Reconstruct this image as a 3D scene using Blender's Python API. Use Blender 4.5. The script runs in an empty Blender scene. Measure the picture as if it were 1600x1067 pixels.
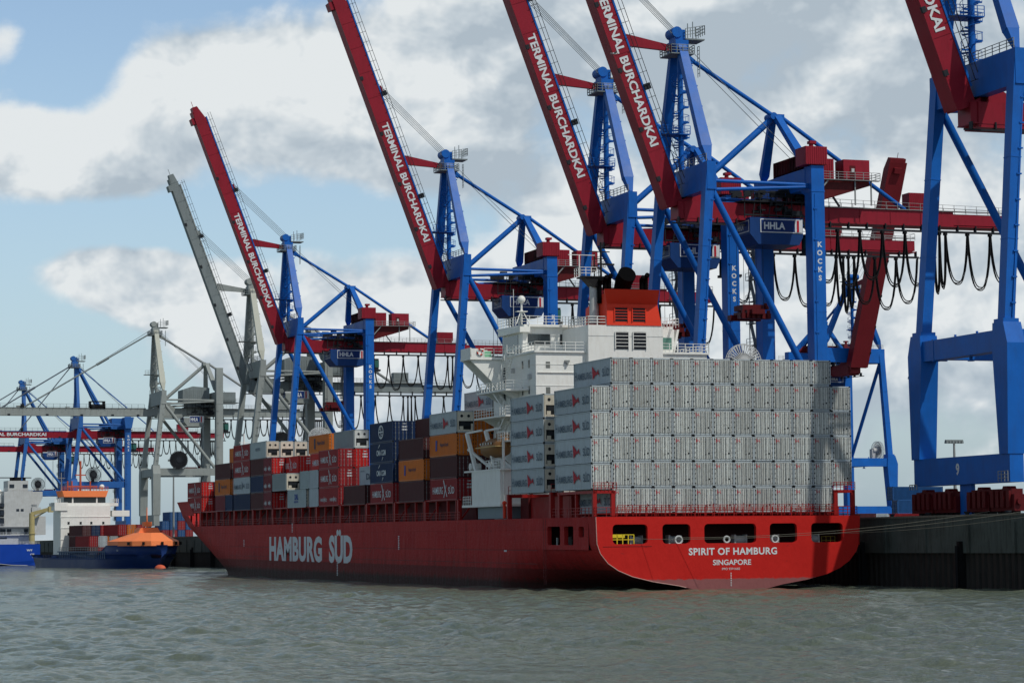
import bpy, math, random
from mathutils import Vector, Matrix
random.seed(7)
PI = math.pi
scene = bpy.context.scene
COL = scene.collection

# ------------------------------------------------------------------ camera
F_PX, YAW, PITCH, ROLL, CAM_H = 4000.0, math.radians(18.6495), math.radians(4.4956), 0.01, 5.5
cam_d = bpy.data.cameras.new("camera"); cam = bpy.data.objects.new("camera", cam_d); COL.objects.link(cam)
cam_d.sensor_width = 36.0; cam_d.lens = F_PX / 1600 * 36; cam_d.clip_start = 1; cam_d.clip_end = 30000
F0 = Vector((math.sin(YAW), math.cos(YAW), 0)); R0 = Vector((math.cos(YAW), -math.sin(YAW), 0)); Z0 = Vector((0, 0, 1))
Fv = F0 * math.cos(PITCH) + Z0 * math.sin(PITCH); Uv = Z0 * math.cos(PITCH) - F0 * math.sin(PITCH)
Rr = R0 * math.cos(ROLL) - Uv * math.sin(ROLL); Ur = Uv * math.cos(ROLL) + R0 * math.sin(ROLL)
M = Matrix((Rr, Ur, -Fv)).transposed().to_4x4(); M.translation = Vector((0, 0, CAM_H)); cam.matrix_world = M
scene.camera = cam

# ------------------------------------------------------------------ light
SUN_AZ, SUN_EL = 152.0, 53.0      # azimuth clockwise from +Y
sd = Vector((math.sin(math.radians(SUN_AZ)) * math.cos(math.radians(SUN_EL)), math.cos(math.radians(SUN_AZ)) * math.cos(math.radians(SUN_EL)), math.sin(math.radians(SUN_EL))))
sl = bpy.data.lights.new("sun", 'SUN'); sl.energy = 3.0; sl.angle = math.radians(0.6); sl.color = (1.0, 0.955, 0.88)
so = bpy.data.objects.new("sun", sl); COL.objects.link(so); so.rotation_euler = sd.to_track_quat('Z', 'Y').to_euler()
scene.view_settings.view_transform = 'Standard'; scene.view_settings.look = 'None'
scene.view_settings.exposure = -0.15; scene.view_settings.gamma = 1.0; scene.view_settings.use_curve_mapping = False

# ------------------------------------------------------------------ sky
W = bpy.data.worlds.new("World"); scene.world = W; W.use_nodes = True
nt = W.node_tree; N = nt.nodes; Lk = nt.links; N.clear()
def nd(t, **k):
    n = N.new(t)
    for a, b in k.items(): setattr(n, a, b)
    return n
def mth(op, a, b=None, c=None, clamp=False):
    n = nd('ShaderNodeMath', operation=op); n.use_clamp = clamp
    for i, v in enumerate((a, b, c)):
        if v is None: continue
        if isinstance(v, (int, float)): n.inputs[i].default_value = v
        else: Lk.new(v, n.inputs[i])
    return n.outputs[0]
out = nd('ShaderNodeOutputWorld'); bg = nd('ShaderNodeBackground'); bg.inputs[1].default_value = 0.085
sky = nd('ShaderNodeTexSky', sky_type='NISHITA'); sky.sun_disc = False
sky.sun_elevation = math.radians(SUN_EL); sky.sun_rotation = math.radians(SUN_AZ); sky.dust_density = 1.6; sky.air_density = 1.0; sky.ozone_density = 2.0
tc = nd('ShaderNodeTexCoord'); GEN = tc.outputs['Generated']
def dotv(v):
    n = nd('ShaderNodeVectorMath', operation='DOT_PRODUCT'); Lk.new(GEN, n.inputs[0]); n.inputs[1].default_value = v; return n.outputs['Value']
sep = nd('ShaderNodeSeparateXYZ'); Lk.new(GEN, sep.inputs[0])
el = sep.outputs[2]
fw = mth('MAXIMUM', dotv(F0), 0.05)
U_ = mth('DIVIDE', dotv(R0), fw)        # tangent of bearing from the middle of the quay
V_ = mth('DIVIDE', el, fw)              # tangent of elevation
comb = nd('ShaderNodeCombineXYZ'); Lk.new(U_, comb.inputs[0]); Lk.new(mth('MULTIPLY', V_, 1.2), comb.inputs[1])
def noise(scale, detail, rough, off, dist=0.0, src=None):
    m = nd('ShaderNodeMapping'); Lk.new(src or comb.outputs[0], m.inputs[0]); m.inputs['Location'].default_value = off
    n = nd('ShaderNodeTexNoise'); Lk.new(m.outputs[0], n.inputs['Vector'])
    n.inputs['Scale'].default_value = scale; n.inputs['Detail'].default_value = detail; n.inputs['Roughness'].default_value = rough; n.inputs['Distortion'].default_value = dist
    return n.outputs['Fac']
n1 = noise(9, 12, 0.52, (1.3, 4.1, 0), 0.15)
n1s = noise(9, 5, 0.52, (1.3 - .012, 4.1 + .016, 0), 0.15); n1c = noise(9, 5, 0.52, (1.3, 4.1, 0), 0.15)     # density a little towards the light
n2 = noise(30, 9, 0.62, (7.7, 2.2, 0), 0.2)
n2s = noise(30, 4, 0.62, (7.7 - .004, 2.2 + .006, 0), 0.2); n2c = noise(30, 4, 0.62, (7.7, 2.2, 0), 0.2)
n3 = noise(4.5, 5, 0.5, (3.1, 9.2, 0))
def blob(px, py, sx, sy, amp):          # a cloud bank or a blue gap at a bearing and elevation
    u0, v0 = (px - 800) / 4000, (840 - py) / 4000
    a = mth('DIVIDE', mth('SUBTRACT', U_, u0), sx / 4000); b = mth('DIVIDE', mth('SUBTRACT', V_, v0), sy / 4000)
    d = mth('ADD', mth('MULTIPLY', a, a), mth('MULTIPLY', b, b))
    return mth('MULTIPLY', mth('POWER', 2.718, mth('MULTIPLY', d, -1)), amp)
cov = mth('ADD', mth('MULTIPLY', n1, 1.05), mth('MULTIPLY', n2, 0.34))
cov = mth('ADD', cov, -0.20)
for b in [(1130, 90, 420, 230, .30), (1450, 330, 260, 200, .22), (470, 130, 170, 105, .36), (300, 75, 150, 60, .26), (650, 210, 130, 75, .30), (690, 60, 200, 110, .25), (40, 215, 75, 60, .46), (195, 235, 90, 62, .38),
          (165, 410, 125, 60, .5), (290, 450, 110, 60, .38), (620, 500, 120, 60, .26), (440, 560, 130, 50, .2), (880, 300, 150, 70, .2), (10, 40, 50, 40, .2), (1000, 430, 520, 130, .24), (1250, 600, 420, 150, .22), (560, 620, 260, 100, .17), (330, 130, 120, 80, .2),
          (240, 340, 260, 42, -.34), (110, 70, 90, 60, -.32), (60, 520, 120, 140, -.25), (720, 360, 120, 50, -.2), (560, 330, 110, 50, -.16), (150, 640, 300, 60, -.12)]:
    cov = mth('ADD', cov, blob(*b))
mr = nd('ShaderNodeMapRange', interpolation_type='SMOOTHSTEP'); Lk.new(cov, mr.inputs[0])
mr.inputs[1].default_value = 0.48; mr.inputs[2].default_value = 0.67
mask = mr.outputs[0]
cr = nd('ShaderNodeValToRGB')
lit = mth('ADD', mth('MULTIPLY', mth('SUBTRACT', n1c, n1s), 3.6), mth('MULTIPLY', mth('SUBTRACT', n2c, n2s), 1.5))
Lk.new(mth('ADD', mth('ADD', mth('MULTIPLY', n3, .9), mth('ADD', lit, .25)), mth('ADD', blob(1200, 130, 480, 170, -.3), mth('ADD', blob(60, 215, 150, 110, .2), mth('ADD', blob(200, 420, 150, 70, .25), blob(640, 180, 240, 110, .08))))), cr.inputs[0])
e = cr.color_ramp.elements; e[0].position = .34; e[0].color = (5.5, 6.5, 7.4, 1); e[1].position = .95; e[1].color = (10.0, 10.5, 10.7, 1)
e2 = cr.color_ramp.elements.new(.62); e2.color = (7.2, 8.1, 8.8, 1)
hz = nd('ShaderNodeMapRange', interpolation_type='SMOOTHSTEP'); Lk.new(el, hz.inputs[0]); hz.inputs[1].default_value = 0.0; hz.inputs[2].default_value = 0.22; hz.inputs[3].default_value = 1; hz.inputs[4].default_value = 0
skb = nd('ShaderNodeMix', data_type='RGBA'); Lk.new(hz.outputs[0], skb.inputs[0]); skb.inputs[0].default_value = 0
skm = nd('ShaderNodeMix', data_type='RGBA', blend_type='MULTIPLY'); skm.inputs[0].default_value = 1; Lk.new(sky.outputs[0], skm.inputs[6]); skm.inputs[7].default_value = (1.9, 1.9, 1.85, 1); Lk.new(skm.outputs[2], skb.inputs[6]); skb.inputs[7].default_value = (5.4, 7.6, 9.6, 1)
hzm = mth('MULTIPLY', hz.outputs[0], 0.5); Lk.new(hzm, skb.inputs[0])
mix = nd('ShaderNodeMix', data_type='RGBA'); Lk.new(mask, mix.inputs[0]); Lk.new(skb.outputs[2], mix.inputs[6]); Lk.new(cr.outputs[0], mix.inputs[7])
# sky above the frame is dimmed to hold down ambient light on shaded faces
up = nd('ShaderNodeMapRange', interpolation_type='SMOOTHSTEP'); Lk.new(el, up.inputs[0]); up.inputs[1].default_value = .24; up.inputs[2].default_value = .6; up.inputs[3].default_value = 1; up.inputs[4].default_value = .34
vm = nd('ShaderNodeVectorMath', operation='SCALE'); Lk.new(mix.outputs[2], vm.inputs[0]); Lk.new(up.outputs[0], vm.inputs['Scale'])
Lk.new(vm.outputs[0], bg.inputs[0]); Lk.new(bg.outputs[0], out.inputs[0])

# ------------------------------------------------------------------ materials
MATS = {}
def mat(name, col, rough=.5, dirt=0.0, dirtcol=(.06, .045, .03), scale=.6, metal=0.0, vert=True, var=.12, spec=.15, streak=0.0, rnd=0.0):
    """painted or raw surface: base colour with large faint variation, grime patches and vertical runs, in object space"""
    if name in MATS: return MATS[name]
    m = bpy.data.materials.new(name); m.use_nodes = True; t = m.node_tree; n = t.nodes; l = t.links
    bs = n['Principled BSDF']; bs.inputs['Roughness'].default_value = rough; bs.inputs['Metallic'].default_value = metal
    bs.inputs['Specular IOR Level'].default_value = spec
    c = n.new('ShaderNodeTexCoord'); mp = n.new('ShaderNodeMapping'); l.new(c.outputs['Object'], mp.inputs[0])
    no = n.new('ShaderNodeTexNoise'); l.new(mp.outputs[0], no.inputs['Vector']); no.inputs['Scale'].default_value = scale; no.inputs['Detail'].default_value = 6; no.inputs['Roughness'].default_value = .62
    mx = n.new('ShaderNodeMix'); mx.data_type = 'RGBA'; l.new(no.outputs['Fac'], mx.inputs[0])
    mx.inputs[6].default_value = tuple(x * (1 - var * 1.6) for x in col) + (1,); mx.inputs[7].default_value = tuple(min(1, x * (1 + var * 1.4)) for x in col) + (1,)
    last = mx.outputs[2]
    if dirt > 0:
        mp2 = n.new('ShaderNodeMapping'); l.new(c.outputs['Object'], mp2.inputs[0]); mp2.inputs['Scale'].default_value = (1, 1, .18) if vert else (1, 1, 1)
        n2_ = n.new('ShaderNodeTexNoise'); l.new(mp2.outputs[0], n2_.inputs['Vector']); n2_.inputs['Scale'].default_value = scale * 4.5; n2_.inputs['Detail'].default_value = 8; n2_.inputs['Roughness'].default_value = .7
        r = n.new('ShaderNodeMapRange'); l.new(n2_.outputs['Fac'], r.inputs[0]); r.inputs[1].default_value = .48; r.inputs[2].default_value = .75; r.inputs[4].default_value = dirt
        m2 = n.new('ShaderNodeMix'); m2.data_type = 'RGBA'; l.new(r.outputs[0], m2.inputs[0]); l.new(last, m2.inputs[6]); m2.inputs[7].default_value = dirtcol + (1,); last = m2.outputs[2]
    if rnd > 0:
        oi = n.new('ShaderNodeObjectInfo'); ra = n.new('ShaderNodeMapRange'); l.new(oi.outputs['Random'], ra.inputs[0]); ra.inputs[3].default_value = 1 - rnd; ra.inputs[4].default_value = 1 + rnd * .5
        sc_ = n.new('ShaderNodeVectorMath'); sc_.operation = 'SCALE'; l.new(last, sc_.inputs[0]); l.new(ra.outputs[0], sc_.inputs['Scale']); last = sc_.outputs[0]
        mp.inputs['Location'].default_value = (0, 0, 0); lo_ = n.new('ShaderNodeVectorMath'); lo_.operation = 'ADD'; l.new(c.outputs['Object'], lo_.inputs[0]); cx = n.new('ShaderNodeCombineXYZ'); m9 = n.new('ShaderNodeMath'); m9.operation = 'MULTIPLY'; l.new(oi.outputs['Random'], m9.inputs[0]); m9.inputs[1].default_value = 60
        l.new(m9.outputs[0], cx.inputs[0]); l.new(m9.outputs[0], cx.inputs[2]); l.new(cx.outputs[0], lo_.inputs[1]); l.new(lo_.outputs[0], mp.inputs[0])
        if dirt > 0: l.new(lo_.outputs[0], mp2.inputs[0])
    l.new(last, bs.inputs['Base Color'])
    rr = n.new('ShaderNodeMapRange'); l.new(no.outputs['Fac'], rr.inputs[0]); rr.inputs[3].default_value = max(.05, rough - .12); rr.inputs[4].default_value = min(1, rough + .15); l.new(rr.outputs[0], bs.inputs['Roughness'])
    MATS[name] = m; return m
BLUE = mat('crane_blue', (.007, .112, .44), .42, .45, (.02, .07, .24), .3, var=.2)
BLUEO = mat('old_crane_blue', (.025, .115, .36), .5, .25, (.03, .07, .15), .25)
CRED = mat('crane_red', (.25, .012, .026), .45, .45, (.09, .01, .012), .25)
JRED = mat('quiet_crane_red', (.16, .014, .02), .5, .3, (.06, .01, .012), .25)
GREY = mat('crane_grey', (.27, .30, .29), .55, .3, (.10, .10, .09), .25)
GREYD = mat('crane_dark_grey', (.19, .225, .23), .55, .3, (.05, .05, .05), .25)
DARK = mat('machinery_dark', (.018, .022, .028), .6, .3, (.05, .04, .03), .9)
BLACK = mat('black_rubber', (.008, .008, .009), .65)
BOGR = mat('bogie_red', (.095, .007, .009), .5, .5, (.02, .01, .01), 1.2)
STEEL = mat('galvanised_steel', (.25, .27, .27), .5, .2, (.12, .1, .08))
WHITE = mat('ship_white', (.76, .77, .73), .5, .22, (.40, .33, .24), .5, var=.07)
OFFW = mat('old_white', (.48, .50, .50), .55, .3, (.25, .2, .14), .5)
SHR = mat('ship_red_deck', (.30, .014, .013), .5, .4, (.07, .012, .01), .8)
FUN = mat('funnel_red', (.74, .055, .026), .5, .1, (.4, .04, .02), .4, var=.05)
GLASS = mat('window_glass', (.012, .02, .025), .08, spec=.8)
GREEN = mat('pale_green_paint', (.20, .48, .30), .5)
YEL = mat('safety_yellow', (.62, .50, .03), .5)
ORA = mat('signal_orange', (.90, .25, .09), .5, .1, (.5, .2, .1), .3, var=.05)
LBO = mat('lifeboat_ochre', (.24, .12, .045), .5, .3, (.15, .07, .03), 1)
TWHITE = mat('letter_white', (.62, .66, .68), .6, .25, (.3, .25, .25), 1.5)
TGREY = mat('letter_grey', (.10, .14, .18), .6)
TBLUE = mat('letter_blue', (.02, .06, .30), .6)
TDARK = mat('letter_dark', (.02, .03, .07), .6)
TRED = mat('letter_red', (.42, .015, .03), .6)
SGN = mat('sign_blue', (.008, .03, .14), .45)
HBLUE = mat('feeder_blue', (.008, .028, .12), .45, .3, (.01, .015, .04), .3)
HBLU2 = mat('stern_blue', (.006, .05, .35), .45, .15, (.01, .03, .15), .3)
HGRB = mat('feeder_side_blue', (.03, .07, .15), .5, .4, (.05, .05, .06), .3)
PINK = mat('bulb_paint', (.62, .13, .07), .5, .2)
CREAM = mat('crane_cream', (.42, .36, .17), .5)
ROPE = mat('mooring_rope', (.20, .19, .15), .9)
CONC = mat('quay_concrete', (.085, .098, .088), .85, .9, (.03, .032, .026), .35, var=.3)
PILE = mat('sheet_pile', (.035, .032, .028), .7, .6, (.01, .01, .009), .4, var=.3)
PAVE = mat('quay_paving', (.13, .125, .115), .9, .3, (.06, .05, .04), .05, vert=False)

def hull_mat():
    """red topsides, brown boot-topping below a painted line, rust and scuffs"""
    m = bpy.data.materials.new('ship_hull_red'); m.use_nodes = True; t = m.node_tree; n = t.nodes; l = t.links; bs = n['Principled BSDF']
    bs.inputs['Roughness'].default_value = .6; bs.inputs['Specular IOR Level'].default_value = .06
    c = n.new('ShaderNodeTexCoord'); s = n.new('ShaderNodeSeparateXYZ'); l.new(c.outputs['Object'], s.inputs[0])
    def nz(sc, vec, det=7, rg=.65):
        mp = n.new('ShaderNodeMapping'); l.new(c.outputs['Object'], mp.inputs[0]); mp.inputs['Scale'].default_value = vec
        x = n.new('ShaderNodeTexNoise'); l.new(mp.outputs[0], x.inputs['Vector']); x.inputs['Scale'].default_value = sc; x.inputs['Detail'].default_value = det; x.inputs['Roughness'].default_value = rg; return x.outputs['Fac']
    def mrg(src, a, b, lo=0, hi=1):
        r = n.new('ShaderNodeMapRange'); l.new(src, r.inputs[0]); r.inputs[1].default_value = a; r.inputs[2].default_value = b; r.inputs[3].default_value = lo; r.inputs[4].default_value = hi; return r.outputs[0]
    def mixc(f, a, b):
        x = n.new('ShaderNodeMix'); x.data_type = 'RGBA'; l.new(f, x.inputs[0])
        for i, v in ((6, a), (7, b)):
            if isinstance(v, tuple): x.inputs[i].default_value = v + (1,)
            else: l.new(v, x.inputs[i])
        return x.outputs[2]
    def ma(op, a, b):
        x = n.new('ShaderNodeMath'); x.operation = op
        for i, v in enumerate((a, b)):
            if isinstance(v, (int, float)): x.inputs[i].default_value = v
            else: l.new(v, x.inputs[i])
        return x.outputs[0]
    big = nz(.12, (1, 1, 1)); run = nz(1.3, (1, 1, .12)); fine = nz(3.5, (1, .6, 1)); plate = nz(.9, (.3, .12, 1))
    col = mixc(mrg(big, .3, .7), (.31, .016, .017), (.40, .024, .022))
    col = mixc(mrg(plate, .52, .75, 0, .45), col, (.30, .03, .03))
    col = mixc(mrg(run, .56, .8, 0, .55), col, (.16, .012, .012))
    # grime grows downwards from about three metres above the boot line (weed and scuffing by tugs)
    low = ma('MULTIPLY', mrg(s.outputs[2], 4.2, 2.2), mrg(run, .35, .62, 0, .8)); col = mixc(low, col, (.13, .022, .018))
    cb = n.new('ShaderNodeCombineXYZ'); l.new(s.outputs[1], cb.inputs[0]); l.new(s.outputs[2], cb.inputs[1])
    br = n.new('ShaderNodeTexBrick'); l.new(cb.outputs[0], br.inputs['Vector']); br.inputs['Scale'].default_value = 1; br.inputs['Brick Width'].default_value = 9.5; br.inputs['Row Height'].default_value = 2.3; br.inputs['Mortar Size'].default_value = .035; br.inputs['Mortar Smooth'].default_value = .6
    br.inputs['Color1'].default_value = (.35, .35, .35, 1); br.inputs['Color2'].default_value = (.65, .65, .65, 1); br.inputs['Mortar'].default_value = (0, 0, 0, 1)
    col = mixc(mrg(br.outputs['Fac'], 0, 1, 0, .4), col, (.12, .01, .01)); col = mixc(mrg(br.outputs['Color'], .35, .65, 0, .16), col, (.55, .06, .05))
    col = mixc(mrg(nz(.22, (1, .5, 1.3), 9, .75), .60, .66, 0, .5), col, (.13, .015, .014))
    col = mixc(mrg(nz(2.2, (1, 1, .07), 4, .6), .68, .78, 0, .45), col, (.20, .07, .03))
    edge = ma('ADD', s.outputs[2], ma('MULTIPLY', fine, .35))
    col = mixc(mrg(edge, 2.5, 2.4), col, (.15, .02, .018)); col = mixc(mrg(edge, 1.3, .7), col, (.05, .02, .018))
    col = mixc(ma('MULTIPLY', mrg(edge, 1.5, 1.2), mrg(run, .5, .7)), col, (.03, .03, .02))
    l.new(col, bs.inputs['Base Color']); l.new(mrg(fine, .3, .7, .5, .75), bs.inputs['Roughness'])
    bp = n.new('ShaderNodeBump'); bp.inputs['Strength'].default_value = .5; bp.inputs['Distance'].default_value = .3; l.new(nz(.5, (1, 1, .55), 3), bp.inputs['Height']); l.new(bp.outputs[0], bs.inputs['Normal'])
    return m
HULL = hull_mat()
def stern_mat():
    m = HULL.copy(); m.name = 'ship_transom_red'
    n = m.node_tree.nodes; l = m.node_tree.links; bs = n['Principled BSDF']
    src = bs.inputs['Base Color'].links[0].from_socket
    c = n.new('ShaderNodeTexCoord'); s = n.new('ShaderNodeSeparateXYZ'); l.new(c.outputs['Object'], s.inputs[0])
    no = n.new('ShaderNodeTexNoise'); no.inputs['Scale'].default_value = 1.5; no.inputs['Detail'].default_value = 6; l.new(c.outputs['Object'], no.inputs['Vector'])
    a = n.new('ShaderNodeMath'); a.operation = 'ADD'; l.new(s.outputs[2], a.inputs[0]); 
    b = n.new('ShaderNodeMath'); b.operation = 'MULTIPLY'; l.new(no.outputs['Fac'], b.inputs[0]); b.inputs[1].default_value = .4; l.new(b.outputs[0], a.inputs[1])
    r = n.new('ShaderNodeMapRange'); l.new(a.outputs[0], r.inputs[0]); r.inputs[1].default_value = 1.5; r.inputs[2].default_value = 1.35
    x = n.new('ShaderNodeMix'); x.data_type = 'RGBA'; l.new(r.outputs[0], x.inputs[0]); x.inputs[7].default_value = (.24, .09, .09, 1)
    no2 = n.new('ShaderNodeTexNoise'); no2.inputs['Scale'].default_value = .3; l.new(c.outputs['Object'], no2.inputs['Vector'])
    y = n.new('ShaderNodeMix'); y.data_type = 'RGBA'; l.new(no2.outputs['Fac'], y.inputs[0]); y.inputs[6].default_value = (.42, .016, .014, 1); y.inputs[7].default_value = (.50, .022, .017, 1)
    mp = n.new('ShaderNodeMapping'); l.new(c.outputs['Object'], mp.inputs[0]); mp.inputs['Scale'].default_value = (1, 1, 2.2)
    no3 = n.new('ShaderNodeTexNoise'); no3.inputs['Scale'].default_value = .8; no3.inputs['Detail'].default_value = 8; l.new(mp.outputs[0], no3.inputs['Vector'])
    r3 = n.new('ShaderNodeMapRange'); l.new(no3.outputs['Fac'], r3.inputs[0]); r3.inputs[1].default_value = .66; r3.inputs[2].default_value = .74; r3.inputs[4].default_value = .6
    z = n.new('ShaderNodeMix'); z.data_type = 'RGBA'; l.new(r3.outputs[0], z.inputs[0]); l.new(y.outputs[2], z.inputs[6]); z.inputs[7].default_value = (.2, .02, .02, 1)
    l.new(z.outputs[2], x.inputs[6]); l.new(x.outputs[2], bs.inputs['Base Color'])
    return m
STERN = stern_mat()

# ------------------------------------------------------------------ mesh helpers
class MB:
    def __init__(s): s.v = []; s.f = []; s.sm = []; s.mi = []
    def add(s, vs, fs, smooth=False, m=0):
        b = len(s.v); s.v += [tuple(x) for x in vs]; s.f += [tuple(b + i for i in f) for f in fs]; s.sm += [smooth] * len(fs); s.mi += [m] * len(fs); return s
    def box(s, x0, x1, y0, y1, z0, z1, m=0):
        if x0 > x1: x0, x1 = x1, x0
        if y0 > y1: y0, y1 = y1, y0
        if z0 > z1: z0, z1 = z1, z0
        return s.add([(x0, y0, z0), (x1, y0, z0), (x1, y1, z0), (x0, y1, z0), (x0, y0, z1), (x1, y0, z1), (x1, y1, z1), (x0, y1, z1)],
                     [(0, 3, 2, 1), (4, 5, 6, 7), (0, 1, 5, 4), (1, 2, 6, 5), (2, 3, 7, 6), (3, 0, 4, 7)], m=m)
    def beam(s, p, q, w, h, up=(0, 0, 1), w2=None, h2=None, m=0):
        p, q = Vector(p), Vector(q); d = (q - p).normalized(); u = Vector(up)
        if abs(d.dot(u)) > .98: u = Vector((0, 1, 0))
        a = d.cross(u).normalized(); b = a.cross(d).normalized(); w2 = w if w2 is None else w2; h2 = h if h2 is None else h2
        vs = [p - a * w / 2 - b * h / 2, p + a * w / 2 - b * h / 2, p + a * w / 2 + b * h / 2, p - a * w / 2 + b * h / 2,
              q - a * w2 / 2 - b * h2 / 2, q + a * w2 / 2 - b * h2 / 2, q + a * w2 / 2 + b * h2 / 2, q - a * w2 / 2 + b * h2 / 2]
        return s.add(vs, [(0, 1, 2, 3), (7, 6, 5, 4), (0, 4, 5, 1), (1, 5, 6, 2), (2, 6, 7, 3), (3, 7, 4, 0)], m=m)
    def tube(s, p, q, r, n=8, r2=None, cap=True, m=0):
        p, q = Vector(p), Vector(q); r2 = r if r2 is None else r2; d = (q - p).normalized(); u = Vector((0, 0, 1)) if abs(d.z) < .95 else Vector((1, 0, 0))
        a = d.cross(u).normalized(); b = a.cross(d)
        ring = [(math.cos(2 * PI * i / n), math.sin(2 * PI * i / n)) for i in range(n)]
        s.add([p + (a * c + b * k) * r for c, k in ring] + [q + (a * c + b * k) * r2 for c, k in ring], [(i, (i + 1) % n, n + (i + 1) % n, n + i) for i in range(n)], True, m)
        if cap: s.add([p + (a * c + b * k) * r for c, k in ring] + [q + (a * c + b * k) * r2 for c, k in ring], [tuple(range(n))[::-1], tuple(range(n, 2 * n))], False, m)
        return s
    def path(s, pts, r, n=6, m=0):
        for a, b in zip(pts, pts[1:]): s.tube(a, b, r, n, cap=False, m=m)
        return s
    def prism(s, pts, vec, m=0):
        n = len(pts); v = Vector(vec); P = [Vector(p) for p in pts]
        return s.add(P + [p + v for p in P], [tuple(range(n))[::-1], tuple(range(n, 2 * n))] + [(i, (i + 1) % n, n + (i + 1) % n, n + i) for i in range(n)], m=m)
    def rail(s, pts, h=1.1, step=1.6, r=.03, bars=3, m=0):
        for a, b in zip(pts, pts[1:]):
            a, b = Vector(a), Vector(b); L = (b - a).length; k = max(1, round(L / step))
            for i in range(k + 1):
                p = a + (b - a) * i / k; s.beam(p, p + Vector((0, 0, h)), r * 2, r * 2, m=m)
            for j in range(bars):
                z = Vector((0, 0, h * (1 - j / bars))); s.beam(a + z, b + z, r * 1.7, r * 1.7, m=m)
        return s
    def sphere(s, c, r, n=12, sx=1, sy=1, sz=1, m=0):
        vs = []; fs = []
        for i in range(n + 1):
            t = PI * i / n
            for j in range(2 * n):
                p = PI * j / n; vs.append((c[0] + r * sx * math.sin(t) * math.cos(p), c[1] + r * sy * math.sin(t) * math.sin(p), c[2] + r * sz * math.cos(t)))
        for i in range(n):
            for j in range(2 * n):
                a = i * 2 * n + j; b = i * 2 * n + (j + 1) % (2 * n); fs.append((a, a + 2 * n, b + 2 * n, b))
        return s.add(vs, fs, True, m)
    def mesh(s, name, mats):
        me = bpy.data.meshes.new(name); me.from_pydata(s.v, [], s.f); me.update()
        for m in (mats if isinstance(mats, (list, tuple)) else [mats]): me.materials.append(m)
        me.polygons.foreach_set('use_smooth', s.sm); me.polygons.foreach_set('material_index', s.mi); me.update(); return me
    def build(s, name, mats, parent=None, loc=None):
        return link(name, s.mesh(name, mats), parent, loc)
def link(name, me, parent=None, loc=None):
    o = bpy.data.objects.new(name, me); COL.objects.link(o); o.parent = parent
    if loc is not None: o.location = loc
    return o
def tag(o, label=None, cat=None, group=None, kind=None):
    if label: o['label'] = label
    if cat: o['category'] = cat
    if group: o['group'] = group
    if kind: o['kind'] = kind
    return o
def thing(name, loc=(0, 0, 0), label=None, cat=None, group=None, rot=None):
    o = bpy.data.objects.new(name, None); COL.objects.link(o); o.location = loc; o.empty_display_size = .5
    if rot: o.rotation_euler = rot
    return tag(o, label, cat, group)
KIDS = {}
def copy_tree(o, parent=None):
    c = o.copy(); COL.objects.link(c)
    if parent is not None: c.parent = parent
    for ch in o.children: copy_tree(ch, c)
    return c
TXT = {}
def text_mesh(s, bold=.0, space=1.0, align='CENTER', line=1.0):
    k = (s, bold, space, line)
    if k in TXT: return TXT[k]
    cu = bpy.data.curves.new('text', 'FONT'); cu.body = s; cu.align_x = align; cu.size = 1; cu.offset = bold; cu.space_character = space; cu.space_line = line; cu.resolution_u = 3
    o = bpy.data.objects.new('text', cu); COL.objects.link(o); bpy.context.view_layer.update()
    me = bpy.data.meshes.new_from_object(o.evaluated_get(bpy.context.evaluated_depsgraph_get()))
    bpy.data.objects.remove(o); bpy.data.curves.remove(cu)
    xs = [v.co.x for v in me.vertices]; ys = [v.co.y for v in me.vertices]
    TXT[k] = ([(v.co.x, v.co.y) for v in me.vertices], [tuple(p.vertices) for p in me.polygons], min(xs), max(xs), min(ys), max(ys)); return TXT[k]
def text_into(mb, s, org, xd, yd, w, h, bold=.0, space=1.0, line=1.0, m=0):
    """lettering w wide and h high centred on org, reading along xd with tops towards yd"""
    vs, fs, x0, x1, y0, y1 = text_mesh(s, bold, space, line=line); xd, yd, org = Vector(xd).normalized(), Vector(yd).normalized(), Vector(org)
    sx, sy = w / (x1 - x0), h / (y1 - y0)
    mb.add([org + xd * ((x - (x0 + x1) / 2) * sx) + yd * ((y - (y0 + y1) / 2) * sy) for x, y in vs], fs, m=m); return mb
def flat(mb, org, xd, yd, polys, m=0):
    xd, yd, org = Vector(xd), Vector(yd), Vector(org)
    for p in polys: mb.add([org + xd * a + yd * b for a, b in p], [tuple(range(len(p)))], m=m)
    return mb
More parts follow.
